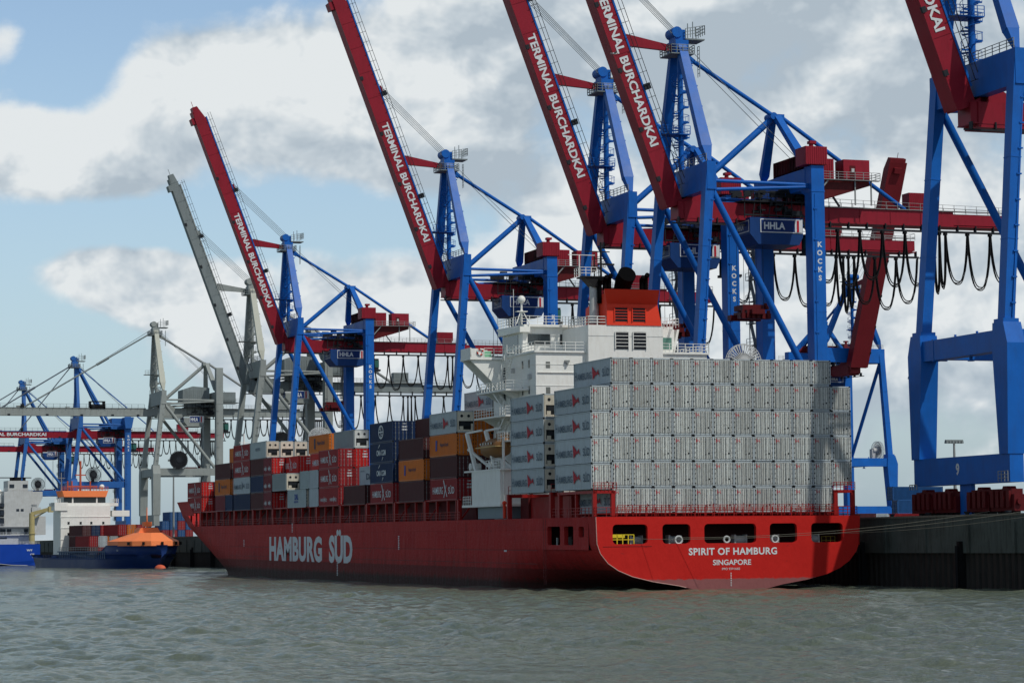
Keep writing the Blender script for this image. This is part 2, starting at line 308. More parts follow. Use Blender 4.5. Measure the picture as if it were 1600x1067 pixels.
# windows cut in a flat panel: cell rectangle (u0,u1,v0,v1) with a rounded hole
def holed_cell(mb, org, xd, yd, cell, hole, rad, m=0, depth=None, inw=None):
    u0, u1, v0, v1 = cell; a0, a1, b0, b1 = hole; k = 5; pts = []
    for cx, cy, st in ((a1 - rad, b0 + rad, -PI / 2), (a1 - rad, b1 - rad, 0), (a0 + rad, b1 - rad, PI / 2), (a0 + rad, b0 + rad, PI)):
        for i in range(k + 1):
            t = st + PI / 2 * i / k; pts.append((cx + rad * math.cos(t), cy + rad * math.sin(t)))
    outp = []; mu, mv = (a0 + a1) / 2, (b0 + b1) / 2
    cor = [(u1, v0), (u1, v1), (u0, v1), (u0, v0)]
    for q in range(4):
        for i in range(k + 1):
            if i < k / 2:
                outp.append((pts[q * (k + 1) + i][0], v0) if q == 0 else (u1, pts[q * (k + 1) + i][1]) if q == 1 else (pts[q * (k + 1) + i][0], v1) if q == 2 else (u0, pts[q * (k + 1) + i][1]))
            else:
                outp.append((u1, pts[q * (k + 1) + i][1]) if q == 0 else (pts[q * (k + 1) + i][0], v1) if q == 1 else (u0, pts[q * (k + 1) + i][1]) if q == 2 else (pts[q * (k + 1) + i][0], v0))
    xd, yd, org = Vector(xd), Vector(yd), Vector(org); n = len(pts)
    T = lambda p: org + xd * p[0] + yd * p[1]
    for i in range(n):
        j = (i + 1) % n
        if (i % (k + 1)) == 2:   # diagonal corner: add corner vertex
            c = cor[i // (k + 1)]; mb.add([T(pts[i]), T(outp[i]), T(c), T(outp[j]), T(pts[j])], [(0, 1, 2, 3, 4)], m=m)
        else: mb.add([T(pts[i]), T(outp[i]), T(outp[j]), T(pts[j])], [(0, 1, 2, 3)], m=m)
    if depth:
        v = Vector(inw) * depth
        for i in range(n):
            j = (i + 1) % n; mb.add([T(pts[i]), T(pts[j]), T(pts[j]) + v, T(pts[i]) + v], [(0, 1, 2, 3)], m=m)

# ------------------------------------------------------------------ water
import numpy as np
def water():
    rng = np.random.RandomState(3)
    r = [20.0]
    while r[-1] < 80: r.append(r[-1] * 1.03)
    while r[-1] < 330: r.append(r[-1] * 1.0018)
    while r[-1] < 900: r.append(r[-1] * 1.004)
    while r[-1] < 9000: r.append(r[-1] * 1.16)
    r = np.array(r)
    yaw = YAW; fine = np.linspace(yaw - .27, yaw + .27, 330); rest = np.linspace(yaw + .27, yaw - .27 + 2 * PI, 46)[1:-1]
    az = np.concatenate([fine, rest]); nr, na = len(r), len(az)
    Rg, Ag = np.meshgrid(r, az, indexing='ij'); X = Rg * np.sin(Ag); Y = Rg * np.cos(Ag); Zz = np.zeros_like(X)
    wd = math.radians(250)
    for i in range(110):
        lam = .7 * (11 / .7) ** (rng.rand() ** 1.15); k = 2 * PI / lam; th = wd + rng.randn() * .62
        amp = .0088 * lam ** .6 * (.6 + .8 * rng.rand()); ph = rng.rand() * 2 * PI
        fade = np.clip((lam / (Rg * np.where(Rg < 330, .0018, .004)) - 2.0) / 2, 0, 1)
        q = np.sin(k * (X * math.sin(th) + Y * math.cos(th)) + ph); Zz += amp * fade * (q + .3 * (q * q - .5))
    # gusts: patches of rougher and calmer water
    g = .75 + .35 * np.sin(X * .045 + 1.3 * np.sin(Y * .03)) * np.sin(Y * .038 + .7 + np.sin(X * .02))
    Zz *= g * np.clip((1400 - Rg) / 700, 0, 1)
    co = np.stack([X, Y, Zz], -1).reshape(-1, 3)
    I, J = np.meshgrid(np.arange(nr - 1), np.arange(na), indexing='ij'); J2 = (J + 1) % na
    f = np.stack([I * na + J, I * na + J2, (I + 1) * na + J2, (I + 1) * na + J], -1).reshape(-1, 4)[:, ::-1]
    me = bpy.data.meshes.new('water'); me.vertices.add(len(co) + 1); me.vertices.foreach_set('co', np.concatenate([co, [[0, 0, 0]]]).ravel())
    nf = len(f); tri = np.stack([np.full(na, len(co)), (np.arange(na) + 1) % na, np.arange(na)], -1)
    me.loops.add(nf * 4 + na * 3); me.loops.foreach_set('vertex_index', np.concatenate([f.ravel(), tri.ravel()]))
    me.polygons.add(nf + na); me.polygons.foreach_set('loop_start', np.concatenate([np.arange(nf) * 4, nf * 4 + np.arange(na) * 3])); me.polygons.foreach_set('loop_total', np.concatenate([np.full(nf, 4), np.full(na, 3)]))
    me.polygons.foreach_set('use_smooth', np.ones(nf + na, bool)); me.update(calc_edges=True); me.validate()
    m = bpy.data.materials.new('river_water'); m.use_nodes = True; t = m.node_tree; n = t.nodes; l = t.links; bs = n['Principled BSDF']
    bs.inputs['Base Color'].default_value = (.045, .060, .042, 1); bs.inputs['Roughness'].default_value = .09; bs.inputs['IOR'].default_value = 1.33
    c = n.new('ShaderNodeTexCoord')
    def nz(sc, vec, det, rg):
        mp = n.new('ShaderNodeMapping'); l.new(c.outputs['Object'], mp.inputs[0]); mp.inputs['Scale'].default_value = vec; mp.inputs['Rotation'].default_value = (0, 0, .35)
        x = n.new('ShaderNodeTexNoise'); l.new(mp.outputs[0], x.inputs['Vector']); x.inputs['Scale'].default_value = sc; x.inputs['Detail'].default_value = det; x.inputs['Roughness'].default_value = rg; return x.outputs['Fac']
    b1 = n.new('ShaderNodeBump'); b1.inputs['Strength'].default_value = .8; b1.inputs['Distance'].default_value = .34; l.new(nz(2.8, (1, .7, 1), 6, .66), b1.inputs['Height'])
    b2 = n.new('ShaderNodeBump'); b2.inputs['Strength'].default_value = .6; b2.inputs['Distance'].default_value = .45; l.new(nz(.6, (1, .6, 1), 4, .55), b2.inputs['Height']); l.new(b1.outputs[0], b2.inputs['Normal']); l.new(b2.outputs[0], bs.inputs['Normal'])
    # silt-laden patches and a little foam on the steepest crests
    mx = n.new('ShaderNodeMix'); mx.data_type = 'RGBA'; l.new(nz(.05, (1, 1, 1), 5, .6), mx.inputs[0]); mx.inputs[6].default_value = (.080, .115, .095, 1); mx.inputs[7].default_value = (.150, .165, .105, 1)
    fo = n.new('ShaderNodeMapRange'); l.new(nz(.55, (.5, 1, 1), 8, .75), fo.inputs[0]); fo.inputs[1].default_value = .735; fo.inputs[2].default_value = .785; fo.inputs[4].default_value = .55
    m3 = n.new('ShaderNodeMix'); m3.data_type = 'RGBA'; l.new(fo.outputs[0], m3.inputs[0]); l.new(mx.outputs[2], m3.inputs[6]); m3.inputs[7].default_value = (.5, .52, .5, 1)
    l.new(m3.outputs[2], bs.inputs['Base Color'])
    me.materials.append(m); o = link('water', me); tag(o, kind='structure'); return o
water()

# ------------------------------------------------------------------ quay
QX, QZ = 137.0, 7.9
def quay():
    g = MB(); g.box(QX + 1.6, 6000, -300, 9000, 5.0, QZ); o = g.build('quay_paving', PAVE); tag(o, kind='structure')
    t = thing('quay_wall', (QX, 300, 0), 'dark quay wall with a concrete cap above rusty sheet piles, running behind the ships', 'quay wall')
    b = MB(); b.box(0, 1.65, -600, 900, 3.9, QZ + .02)
    for i in range(150): b.box(-.22, 0, -600 + i * 10, -600 + i * 10 + .5, 3.9, 7.2)     # joints of the capping blocks
    b.build('concrete_cap', CONC, t)
    b = MB(); b.box(-.12, .1, -600, 900, QZ + .0, QZ + .22); b.build('edge_kerb', mat('kerb_worn', (.16, .15, .12), .8, .5), t)
    p = MB(); y = -600
    while y < 900:
        p.prism([(.9, y, -2), (.35, y + .35, -2), (.35, y + .95, -2), (.9, y + 1.3, -2)], (0, 0, 6)); y += 1.3
    p.box(.9, 1.6, -600, 900, -2, 3.95); p.build('sheet_piling', PILE, t)
    for y in list(range(-72, 60, 24)) + list(range(60, 420, 26)):
        f = MB(); f.box(-.45, .3, y - .3, y + .3, -.8, 5.2); f.tube((-.6, y, -.5), (-.6, y, 4.7), .22, 8); f.build('fender', BLACK, t)
    for y in (75,):
        f = MB(); f.beam((-.3, y, 0), (-.3, y, 7.9), .07, .07); f.beam((-.3, y + .55, 0), (-.3, y + .55, 7.9), .07, .07)
        for k in range(24): f.beam((-.3, y, .3 + k * .32), (-.3, y + .55, .3 + k * .32), .05, .05)
        f.build('ladder', STEEL, t)
    for y in range(-75, 60, 9):
        f = MB(); f.tube((.8, y, QZ), (.8, y, QZ + .45), .22, 10); f.tube((.8, y, QZ + .38), (.8, y, QZ + .55), .36, 10); f.build('bollard', DARK, t)
    r = MB()
    for x in (140.3 - QX, 158.2 - QX, 139.3 - QX): r.box(x - .06, x + .06, -200, 900, QZ, QZ + .12)
    r.build('crane_rail', STEEL, t)
quay()

# ------------------------------------------------------------------ container ship
TR = .0045; X0, Y0 = 116.6, 268.6
ship = thing('container_ship', (X0, Y0, 0), 'big red container ship seen from its stern quarter, white bridge block and orange-red funnel', 'container ship', rot=(TR, 0, 0))
B = 16.3
def hull_b(y, z):
    """half breadth at y metres ahead of the transom, z above the water"""
    pts = [(-2.5, 0), (0, 4.2), (.5, 6.4), (1.0, 9.5), (1.6, 12.0), (2.3, 13.7), (3.1, 14.9), (4.2, 15.8), (5.3, 16.2), (8, 16.3), (30, 16.3)]
    b0 = B
    for (za, ba), (zb, bb) in zip(pts, pts[1:]):
        if za <= z <= zb: b0 = ba + (bb - ba) * (z - za) / (zb - za); break
    t = min(1, max(0, y / 42)); t = t * t * (3 - 2 * t) ; b = b0 + (B - b0) * min(1, t * 1.25)
    ys = 168 + max(0, min(z, 9)) * 6.2 + max(0, z - 9) * 2; ye = 240 + max(z, -1) * 2
    if y > ys:
        q = min(1, (y - ys) / (ye - ys)); b = B * (1 - q ** 2.7)
    return max(0, b)
def build_hull():
    zs = [-2.5, -1, 0, .5, 1.0, 1.6, 2.3, 3.1, 4.2, 4.6, 5.3, 6.4, 7.6, 8.3]
    ysl = [0, 2.4, 4, 8, 12, 18.4, 24, 30, 36, 42, 60, 90, 120, 150, 165] + list(range(172, 268, 4)) + [268]
    m = MB()
    def P(y, z, sgn):
        b = hull_b(y, z); ye = 240 + max(z, -1) * 2; return (sgn * b, min(y, ye + .01) if y > ye else y, z)
    for sgn in (-1, 1):
        idx = {}; vs = []
        for i, y in enumerate(ysl):
            for j, z in enumerate(zs): idx[i, j] = len(vs); vs.append(P(y, z, sgn))
        fs = []
        for i in range(len(ysl) - 1):
            for j in range(len(zs) - 1):
                if sgn < 0 and 2.4 <= ysl[i] and ysl[i + 1] <= 18.4 and 4.6 <= zs[j] and zs[j + 1] <= 7.6: continue
                q = (idx[i, j], idx[i, j + 1], idx[i + 1, j + 1], idx[i + 1, j]); fs.append(q if sgn < 0 else q[::-1])
        m.add(vs, fs, True)
    for y0, y1 in ((2.4, 18.4),):   # flat plating round the three side openings
        cells = [(2.4, 7.1, (3.9, 5.6, 6.05, 7.25)), (7.1, 11.2, (6.5 + .9, 10.5, 5.15, 7.3)), (11.2, 18.4, (11.9, 16.3, 5.15, 7.3))]
        for a, b, h in cells:
            holed_cell(m, (-B, 0, 0), (0, 1, 0), (0, 0, 1), (a, b, 4.6, 7.6), h, .25, depth=.5, inw=(1, 0, 0))
    # deck and forecastle
    top = [(-hull_b(y, 8.3), y, 8.25) for y in ysl if y <= 248]; topr = [(-x, y, z) for x, y, z in top]
    for i in range(len(top) - 1): m.add([top[i], topr[i], topr[i + 1], top[i + 1]], [(0, 1, 2, 3)])
    for z0, z1 in ((8.3, 10.4), (10.4, 13.2)):
        for sgn in (-1, 1):
            ys_ = [222 + k * 2 for k in range(23)] + [267]
            f = lambda y, z: (sgn * hull_b(min(y, 240 + z * 2), z), min(y, 240 + z * 2), z)
            for a, b in zip(ys_, ys_[1:]):
                zt = lambda y: z1 if y > 228 else z0 + (z1 - z0) * max(0, (y - 222)) / 6
                m.add([f(a, z0), f(a, zt(a)), f(b, zt(b)), f(b, z0)], [(0, 1, 2, 3) if sgn < 0 else (3, 2, 1, 0)], True)
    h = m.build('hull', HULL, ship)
    # transom
    t = MB(); wins = [(-14.3, -10.1), (-8.3, -4.9), (-3.2, 3.2), (4.9, 8.3), (10.1, 14.1)]; edges = [-16.2, -9.2, -4.05, 4.05, 9.2, 16.2]
    for (a, b), e0, e1 in zip(wins, edges, edges[1:]): holed_cell(t, (0, 0, 0), (1, 0, 0), (0, 0, 1), (e0, e1, 4.9, 7.7), (a, b, 5.25, 7.45), .45, depth=.5, inw=(0, 1, 0))
    zz = [z for z in (0, .25, .5, .75, 1.0, 1.3, 1.6, 1.95, 2.3, 2.7, 3.1, 3.6, 4.2, 4.9)]
    t.add([(-hull_b(0, z), 0, z) for z in [-2.5] + zz] + [(hull_b(0, z), 0, z) for z in ([-2.5] + zz)[::-1]], [tuple(range(2 * len(zz) + 2))[::-1]])
    t.add([(-B, 0, 7.7), (B, 0, 7.7), (B, 0, 8.3), (-B, 0, 8.3)], [(0, 1, 2, 3)])
    for s_ in (-1, 1): t.add([(s_ * 16.2, 0, 4.9), (s_ * hull_b(0, 4.9), 0, 4.9), (s_ * 16.2, 0, 5.3), (s_ * B, 0, 7.7), (s_ * 16.2, 0, 7.7)], [(0, 1, 2, 3, 4)])
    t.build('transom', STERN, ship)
    tr = MB(); ps = [(-hull_b(0, z), -.03, z) for z in [.3, .5, .75, 1.0, 1.3, 1.6, 1.95, 2.3, 2.7, 3.1, 3.6, 4.2, 5.3, 8.3]]
    tr.path(ps, .05, 5); tr.build('edge_bar', mat('edge_paint', (.5, .3, .27), .3), ship)
    # mooring deck behind the openings
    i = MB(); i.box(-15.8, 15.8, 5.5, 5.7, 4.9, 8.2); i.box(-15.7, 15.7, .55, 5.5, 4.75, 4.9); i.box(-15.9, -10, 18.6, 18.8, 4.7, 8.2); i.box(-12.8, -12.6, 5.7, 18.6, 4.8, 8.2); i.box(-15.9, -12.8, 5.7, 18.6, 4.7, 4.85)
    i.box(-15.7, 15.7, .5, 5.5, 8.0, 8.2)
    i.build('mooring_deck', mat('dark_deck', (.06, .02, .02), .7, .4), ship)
    w = MB()
    WG = mat('winch_grey', (.33, .36, .35), .5, .4)
    for x in (-10.9, -6.2, 1.9, 5.9, 11.0):
        w = MB(); w.tube((x - .7, 1.9, 5.6), (x + .7, 1.9, 5.6), .5, 12); w.box(x - .8, x - .6, 1.4, 2.4, 4.9, 6.2); w.box(x + .6, x + .8, 1.4, 2.4, 4.9, 6.2); w.build('mooring_winch', WG, ship)
    for y in (8.5, 13.5): w = MB(); w.tube((-14.8, y - .5, 5.5), (-14.8, y + .5, 5.5), .5, 12); w.box(-15.1, -14.5, y - .6, y - .5, 4.8, 6.1); w.build('mooring_winch', WG, ship)
    for y in (8, 8.9, 13, 14.8): w = MB(); w.tube((-15.6, y, 4.8), (-15.6, y, 6.0), .13, 8); w.build('bollard', WG, ship)
    for x, w_ in ((-6.3, .42), (5.6, .4), (-.4, .35)):
        fl = MB()
        for k in range(16):
            a, b = 2 * PI * k / 16, 2 * PI * (k + 1) / 16
            fl.tube((x + w_ * math.cos(a), .15, 5.65 + w_ * math.sin(a)), (x + w_ * math.cos(b), .15, 5.65 + w_ * math.sin(b)), .12, 6, cap=False)
        fl.build('fairlead', OFFW, ship)
    y_ = MB(); y_.box(-14.2, -12.6, .65, .7, 5.95, 6.3); y_.rail([(-14.2, .7, 5.2), (-11.5, .7, 5.2)], 1.1, .7, .05, 2); y_.build('yellow_guard', YEL, ship); y_ = MB(); y_.rail([(12.2, 1.7, 5.0), (13.9, 1.7, 5.0)], .9, .6, .03, 2); y_.build('yellow_guard', mat('shade_yellow', (.22, .17, .03), .6), ship)  # right-hand guard: yellow darkened to stand for shade inside the opening
    # lettering
    for tx_, c_, w_, h_, bo_, sp_, nm_ in (('SPIRIT OF HAMBURG', (.3, -.03, 4.33), 10.9, .82, .028, 1.08, 'ship_name'), ('SINGAPORE', (.15, -.03, 3.08), 4.7, .62, .02, 1, 'home_port'), ('IMO 9391660', (0, -.03, 2.35), 2.2, .26, 0, 1, 'ship_number')):
        l = MB(); text_into(l, tx_, c_, (1, 0, 0), (0, 0, 1), w_, h_, bo_, sp_); l.build(nm_, TWHITE, ship)
    l = MB()
    for k in range(8): l.box(-.06, .06, -.035, -.03, .4 + k * .2, .5 + k * .2)
    l.build('draught_marks', TWHITE, ship)
    l = MB(); ex = -B - .03
    text_into(l, 'HAMBURG', (ex, 427.3 - Y0 - 17.95, 4.25), (0, -1, 0), (0, 0, 1), 35.9, 4.1, .045, 1.05); HL_ = mat('hull_letter', (.60, .63, .64), .6, .35, (.2, .1, .1), .8); l.build('hull_lettering', HL_, ship); l = MB(); text_into(l, 'SÜD', (ex, 380 - Y0, 4.75), (0, -1, 0), (0, 0, 1), 14, 5.15, .045)
    l.build('hull_lettering', mat('hull_letter', (.60, .63, .64), .6, .35, (.2, .1, .1), .8), ship)
    d = MB()
    for y, z0, n in ((411 - Y0, 7.0, 6), (382 - Y0, .3, 9), (348 - Y0, 4.4, 8), (447 - Y0, 4.6, 5)):
        for k in range(n): d.box(ex, ex + .02, y - .22 - .1 * (k % 2), y + .22, z0 + k * .25, z0 + k * .25 + .15)
    d.box(ex, ex + .02, 301 - Y0, 300 - Y0, 4.3, 4.5)
    d.build('draught_marks', TWHITE, ship)
    v = MB()
    for y, z0, z1 in ((48, 2.4, 8), (17.6, .5, 8.2), (16.9, .5, 8.2), (110, 3, 8.2), (140, 3, 8.2)): v.box(ex + .01, ex + .04, y - .05, y + .05, z0, z1)
    for z in (2.9, 4.5): v.box(ex + .01, ex + .04, 20, 190, z - .03, z + .03)
    v.box(-15.5, -9.6, -.025, -.015, 4.95, 5.0)
    v.build('weld_seam', mat('seam', (.10, .012, .012), .6), ship)
build_hull()
def deck_gear():
    c = MB()
    c.box(-13.9, 13.9, 30, 33, 8.3, 10.9); c.box(-13.9, 13.9, 51, 229, 8.3, 10.94)
    c.build('hatch_coaming', mat('coaming', (.10, .012, .014), .7, .5, (.02, .01, .01)), ship)
    c = MB(); c.box(-13.2, 13.0, 2, 14, 8.3, 8.45); c.box(-13.6, 13.6, 16, 30, 8.3, 10.9); c.build('hatch_cover', SHR, ship)
    k = 0
    for y in list(range(52, 229, 5)):
        p = MB(); big = (k % 3 == 0); w = .5 if big else .3
        p.beam((-15.9, y, 8.2), (-15.9, y, 11.05), w, w); p.beam((-15.9, y, 11.0), (-13.4, y, 11.0), w, .3)
        if big: p.beam((-15.9, y + 1.1, 8.2), (-15.9, y + 1.1, 11.05), .3, .3); p.beam((-15.7, y + .2, 8.3), (-13.8, y + .2, 10.8), .2, .2)
        p.build('container_post', SHR, ship); k += 1
    r = MB(); r.rail([(-16.15, 51, 8.3), (-16.15, 222, 8.3)], 1.05, 2.2, .035, 3); r.beam((-15.9, 51, 11.0), (-15.9, 229, 11.0), .25, .2); r.build('deck_railing', SHR, ship)
    r = MB(); r.rail([(-16.1, 16, 8.3), (-16.1, .3, 8.3), (16.1, .3, 8.3), (16.1, 10, 8.3)], 1.05, 1.2, .035, 3); r.build('stern_railing', SHR, ship)
    for y in (15.4, 31.2):          # lashing frames between bays
        p = MB()
        for x in (-16.0, -13.4): p.beam((x, y, 8.3), (x, y, 11.3 if y < 20 else 11.3), .55, .5)
        p.beam((-16, y, 11.1), (16, y, 11.1), .5, .4); p.rail([(-16.1, y, 11.3), (-13, y, 11.3)], 1.0, .8, .03, 2); p.build('lashing_bridge', SHR, ship)
    for sgn in (-1, 1):             # red portals under the outer stacks at the stern
        p = MB()
        for x in (16.0, 13.8): p.beam((sgn * x, 1.2, 8.2), (sgn * x, 1.2, 11.2), .45, .45); p.beam((sgn * x, 12.5, 8.2), (sgn * x, 12.5, 11.2), .45, .45)
        for y in (1.2, 12.5): p.beam((sgn * 16.2, y, 11.1), (sgn * 13.6, y, 11.1), .45, .32)
        p.beam((sgn * 16, 1, 11.1), (sgn * 16, 13, 11.1), .4, .32); p.beam((sgn * 16, 7, 8.3), (sgn * 16, 7, 11.1), .3, .3)
        p.rail([(sgn * 16.2, .9, 11.25), (sgn * 13.4, .9, 11.25)], .9, .5, .03, 3)
        p.build('stack_portal', SHR, ship)
    p = MB()
    for i in range(36): x = -13 + i * .74; p.beam((x, .75, 8.3), (x + .25, .75, 9.5 + .3 * math.sin(i * 5.1)), .05, .05)
    p.rail([(-13.4, .75, 8.3), (13.4, .75, 8.3)], 1.3, .9, .03, 3); p.build('lashing_rack', SHR, ship)
    f = MB(); f.tube((0, 251, 13), (0, 251, 24), .45, 10, .3); f.tube((0, 251, 24), (0, 251, 27.4), .15, 8); f.box(-1.6, 1.6, 250.4, 251.6, 23.5, 23.7); f.box(-1.2, -.5, 250.7, 251.3, 23.7, 24.3); f.box(.5, 1.2, 250.7, 251.3, 23.7, 24.3); f.box(-1.1, 1.1, 250.6, 251.4, 21, 21.15); f.beam((-1, 251, 25.6), (1, 251, 25.6), .12, .12)
    f.build('foremast', WHITE, ship)
    f = MB(); f.rail([(-13, 229, 13.2), (-10, 240, 13.2), (-5, 248, 13.2)], 1.0, 2, .04, 3); f.box(-9, 9, 224, 228, 8.3, 13.5); f.tube((-6, 236, 8.3), (-6, 236, 15), .7, 10); f.build('forecastle_gear', mat('bright_red', (.62, .03, .02), .4, .1), ship)
deck_gear()
def superstructure():
    xl, xr = -11.6, 11.6; y0, y1 = 33.4, 50.4
    m = MB(); m.box(xl, xr, y0, y1, 8.3, 29.3)
    m.box(-4.9, 5.2, y0 - .9, y0 + 13, 24, 32.6)                 # engine casing in front of the after face
    m.box(-16.2, 16.2, 45.9, 50.2, 28.95, 29.3)                  # bridge wing deck
    m.box(xl - .25, xr + .25, y0 - .25, y1 + .2, 29.1, 29.34)
    m.box(xl - .04, xr + .04, y0 - .05, y1, 24.9, 24.98); m.box(xl - .04, xr + .04, y0 - .05, y1, 27.6, 27.66)
    m.build('accommodation_block', WHITE, ship)
    b = MB(); b.box(-10.3, 10.3, 42.2, y1, 29.3, 33.0); b.prism([(-10.3, 41.6, 33), (10.3, 41.6, 33), (10.9, 51, 33), (-10.9, 51, 33)], (0, 0, .3)); b.box(-10.9, -9.5, 41.5, 50.5, 32.3, 32.99); b.build('wheelhouse', WHITE, ship)
    g = MB(); g.box(-10.36, -10.28, 44, 50, 30.6, 32.1); g.box(-9.6, -6.6, 42.12, 42.22, 30.7, 32.1); g.box(-5.2, 9.6, 42.12, 42.2, 30.7, 32.1); g.build('wheelhouse_window', GLASS, ship)
    for sg in (-1, 1):
        w = MB(); w.box(sg * 16.2, sg * 16.05, 45.9, 50.2, 29.3, 30.5); w.box(sg * 16.2, sg * 12.5, 50.05, 50.2, 29.3, 30.5); w.box(sg * 16.2, sg * 14.4, 45.9, 46.02, 29.3, 30.4)
        w.prism([(sg * 16.1, 46.2, 28.9), (sg * 11.6, 46.2, 28.9), (sg * 11.6, 46.2, 24.6), (sg * 12.6, 46.2, 25.6)], (0, .35, 0)); w.prism([(sg * 16.1, 49.4, 28.9), (sg * 11.6, 49.4, 28.9), (sg * 11.6, 49.4, 24.6), (sg * 12.6, 49.4, 25.6)], (0, .35, 0))
        w.build('bridge_wing', WHITE, ship)
        w = MB(); w.box(sg * 16.04, sg * 12.0, 49.98, 50.04, 29.35, 30.4); w.box(sg * 16.04, sg * 16.0, 46.1, 50, 29.35, 30.4); w.build('wing_lining', GREEN, ship)
    w = MB()
    for k in range(16): a, c = 2 * PI * k / 16, 2 * PI * (k + 1) / 16; w.tube((-14.9 + .38 * math.cos(a), 45.8, 29.95 + .38 * math.sin(a)), (-14.9 + .38 * math.cos(c), 45.8, 29.95 + .38 * math.sin(c)), .1, 6, cap=False, m=k // 2 % 2)
    w.build('lifebuoy', [mat('lifebuoy_red', (.6, .05, .03), .5), WHITE], ship)
    r = MB(); r.rail([(-14.3, 46, 29.3), (xl, 46, 29.3), (xl - .2, y0 - .2, 29.3), (-5, y0 - .2, 29.3)], 1.15, 1.3, .035, 3); r.build('upper_railing', WHITE, ship)
    r = MB(); r.rail([(5.3, y0 - .2, 29.3), (xr + .2, y0 - .2, 29.3), (xr + .2, 46, 29.3)], 1.15, 1.1, .035, 3); r.build('upper_railing', WHITE, ship)
    r = MB(); r.rail([(-10.6, 51, 33.3), (-10.6, 41.8, 33.3), (-5, 41.8, 33.3), (-4.8, 34, 32.6)], 1.1, 1.2, .035, 3); r.build('upper_railing', WHITE, ship)
    r = MB(); r.rail([(-4.8, 40, 32.6), (-4.8, 32.7, 32.6), (-2.4, 32.7, 32.6)], 1.1, 1.0, .05, 3); r.build('upper_railing', WHITE, ship)
    r = MB(); r.rail([(5.1, 32.7, 32.6), (8, 34, 32.6), (8, 42, 32.6)], 1.1, 1.0, .035, 3); r.build('upper_railing', WHITE, ship)
    # after bulkhead of the starboard bridge side with green-tinted glass
    s = MB(); s.box(5.2, 8.2, 36, 42, 29.3, 32.5); s.prism([(8.2, 36, 29.3), (8.2, 42, 29.3), (8.9, 42, 32.5), (8.9, 36, 32.5)], (-.3, 0, 0)); s.build('pilot_house_wing', WHITE, ship)
    s = MB(); s.box(5.6, 7.8, 35.93, 36.0, 29.9, 31.4); s.build('tinted_window', mat('green_glass', (.10, .22, .18), .15), ship)
    for sx in (-10.0,):
        for z in (15, 18, 21, 24.3, 27.5):
            q = MB(); q.box(sx - .28, sx + .28, y0 - .04, y0 + .05, z - .35, z + .45); q.build('porthole', mat('dim_pane', (.16, .17, .16), .2), ship)
    for z in (21.3, 24.3, 27.6):
        for y in (36, 38.5, 47.5):
            q = MB(); q.box(xl - .05, xl + .05, y - .22, y + .22, z - .3, z + .7); q.build('side_window', GLASS, ship)
    for z in (24.4, 27.5):
        q = MB(); q.box(xl - .06, xl + .05, 45.4, 46.1, z - 1.5, z + .4); q.build('side_door', mat('door_dark', (.03, .04, .05), .5), ship)  # doors in one plain dark colour
    for x, z in ((-7.5, 27.9), (-9.2, 21.5), (-6.0, 24.4), (8.6, 28.2)):
        q = MB(); q.box(x - .3, x + .3, y0 - .35, y0, z, z + .25); q.tube((x, y0 - .3, z), (x, y0 - .3, z - .25), .16, 8); q.build('deck_lamp', STEEL, ship)
    for x0_, x1_, z in ((-11.4, -5.2, 26.6), (5.4, 11.4, 27.0)):
        q = MB(); q.tube((x0_, y0 - .12, z), (x1_, y0 - .12, z), .07, 6); q.tube((x1_, y0 - .12, z), (x1_, y0 - .12, 20), .07, 6); q.build('pipe', WHITE, ship)
    for y, z in ((35.5, 26.2), (40.5, 23.0), (42.0, 27.3)):
        q = MB(); q.box(xl - .3, xl, y - .35, y + .35, z - .3, z + .3); q.build('vent_box', OFFW, ship)
    for z in (24.95, 27.9, 31.2):
        q = MB(); q.box(-4.95, 5.25, y0 - .93, y0 - .9, z, z + .06); q.build('plate_seam', OFFW, ship)
    # louvres
    for (x0, x1, z0, z1, nm, yy) in ((-1.3, .5, 29.6, 31.8, 'casing_louvre', y0 - .96), (1.1, 2.9, 29.6, 31.8, 'casing_louvre', y0 - .96), (-1.4, .4, 33.1, 34.9, 'funnel_louvre', y0 - 1.02), (1.0, 2.8, 33.1, 34.9, 'funnel_louvre', y0 - 1.02)):
        q = MB(); q.box(x0, x1, yy - .02, yy + .05, z0, z1, m=0)
        nb = 5
        for k in range(nb):
            z = z0 + (z1 - z0) * (k + .5) / nb; q.box(x0, x1, yy - .12, yy - .03, z + .1, z + .17, m=1)
        for x in (x0, x1): q.box(x - .05, x + .05, yy - .14, yy, z0, z1, m=1)
        q.build(nm, [DARK, WHITE if nm[0] == 'c' else FUN], ship)
    # funnel with its flared after lip
    f = MB(); xa, xb = -2.4, 5.0; ya = y0 - 1.0
    def pr(poly, x0, x1, m=0): f.prism([(x0, a, b) for a, b in poly], (x1 - x0, 0, 0), m)
    pf = [(ya, 32.6), (ya + 8.0, 32.6), (ya + 7.6, 35.3), (ya + .1, 36.9), (ya, 35.2)]; xr_ = lambda z: xb - (z - 32.6) * .2
    f.add([(xa, a, b) for a, b in pf] + [(xr_(b), a, b) for a, b in pf], [(4, 3, 2, 1, 0), (5, 6, 7, 8, 9)] + [(i, (i + 1) % 5, 5 + (i + 1) % 5, 5 + i) for i in range(5)])
    f.add([(xa, ya - .02, 35.3), (4.46, ya - .02, 35.3), (4.1, ya - 1.7, 37.0), (xa - .95, ya - 1.7, 37.0), (xa, ya + 1.2, 36.9), (4.14, ya + 1.2, 36.9)], [(0, 1, 2, 3), (3, 2, 5, 4), (0, 3, 4), (1, 5, 2), (0, 4, 5, 1)])
    f.build('funnel', FUN, ship)
    p = MB(); p.tube((.7, ya + 3.5, 36.0), (.7, ya + 2.0, 38.4), 1.05, 18, 1.1); p.tube((.7, ya + 2.0, 38.4), (.7, ya + .7, 39.2), 1.15, 18, 1.15)
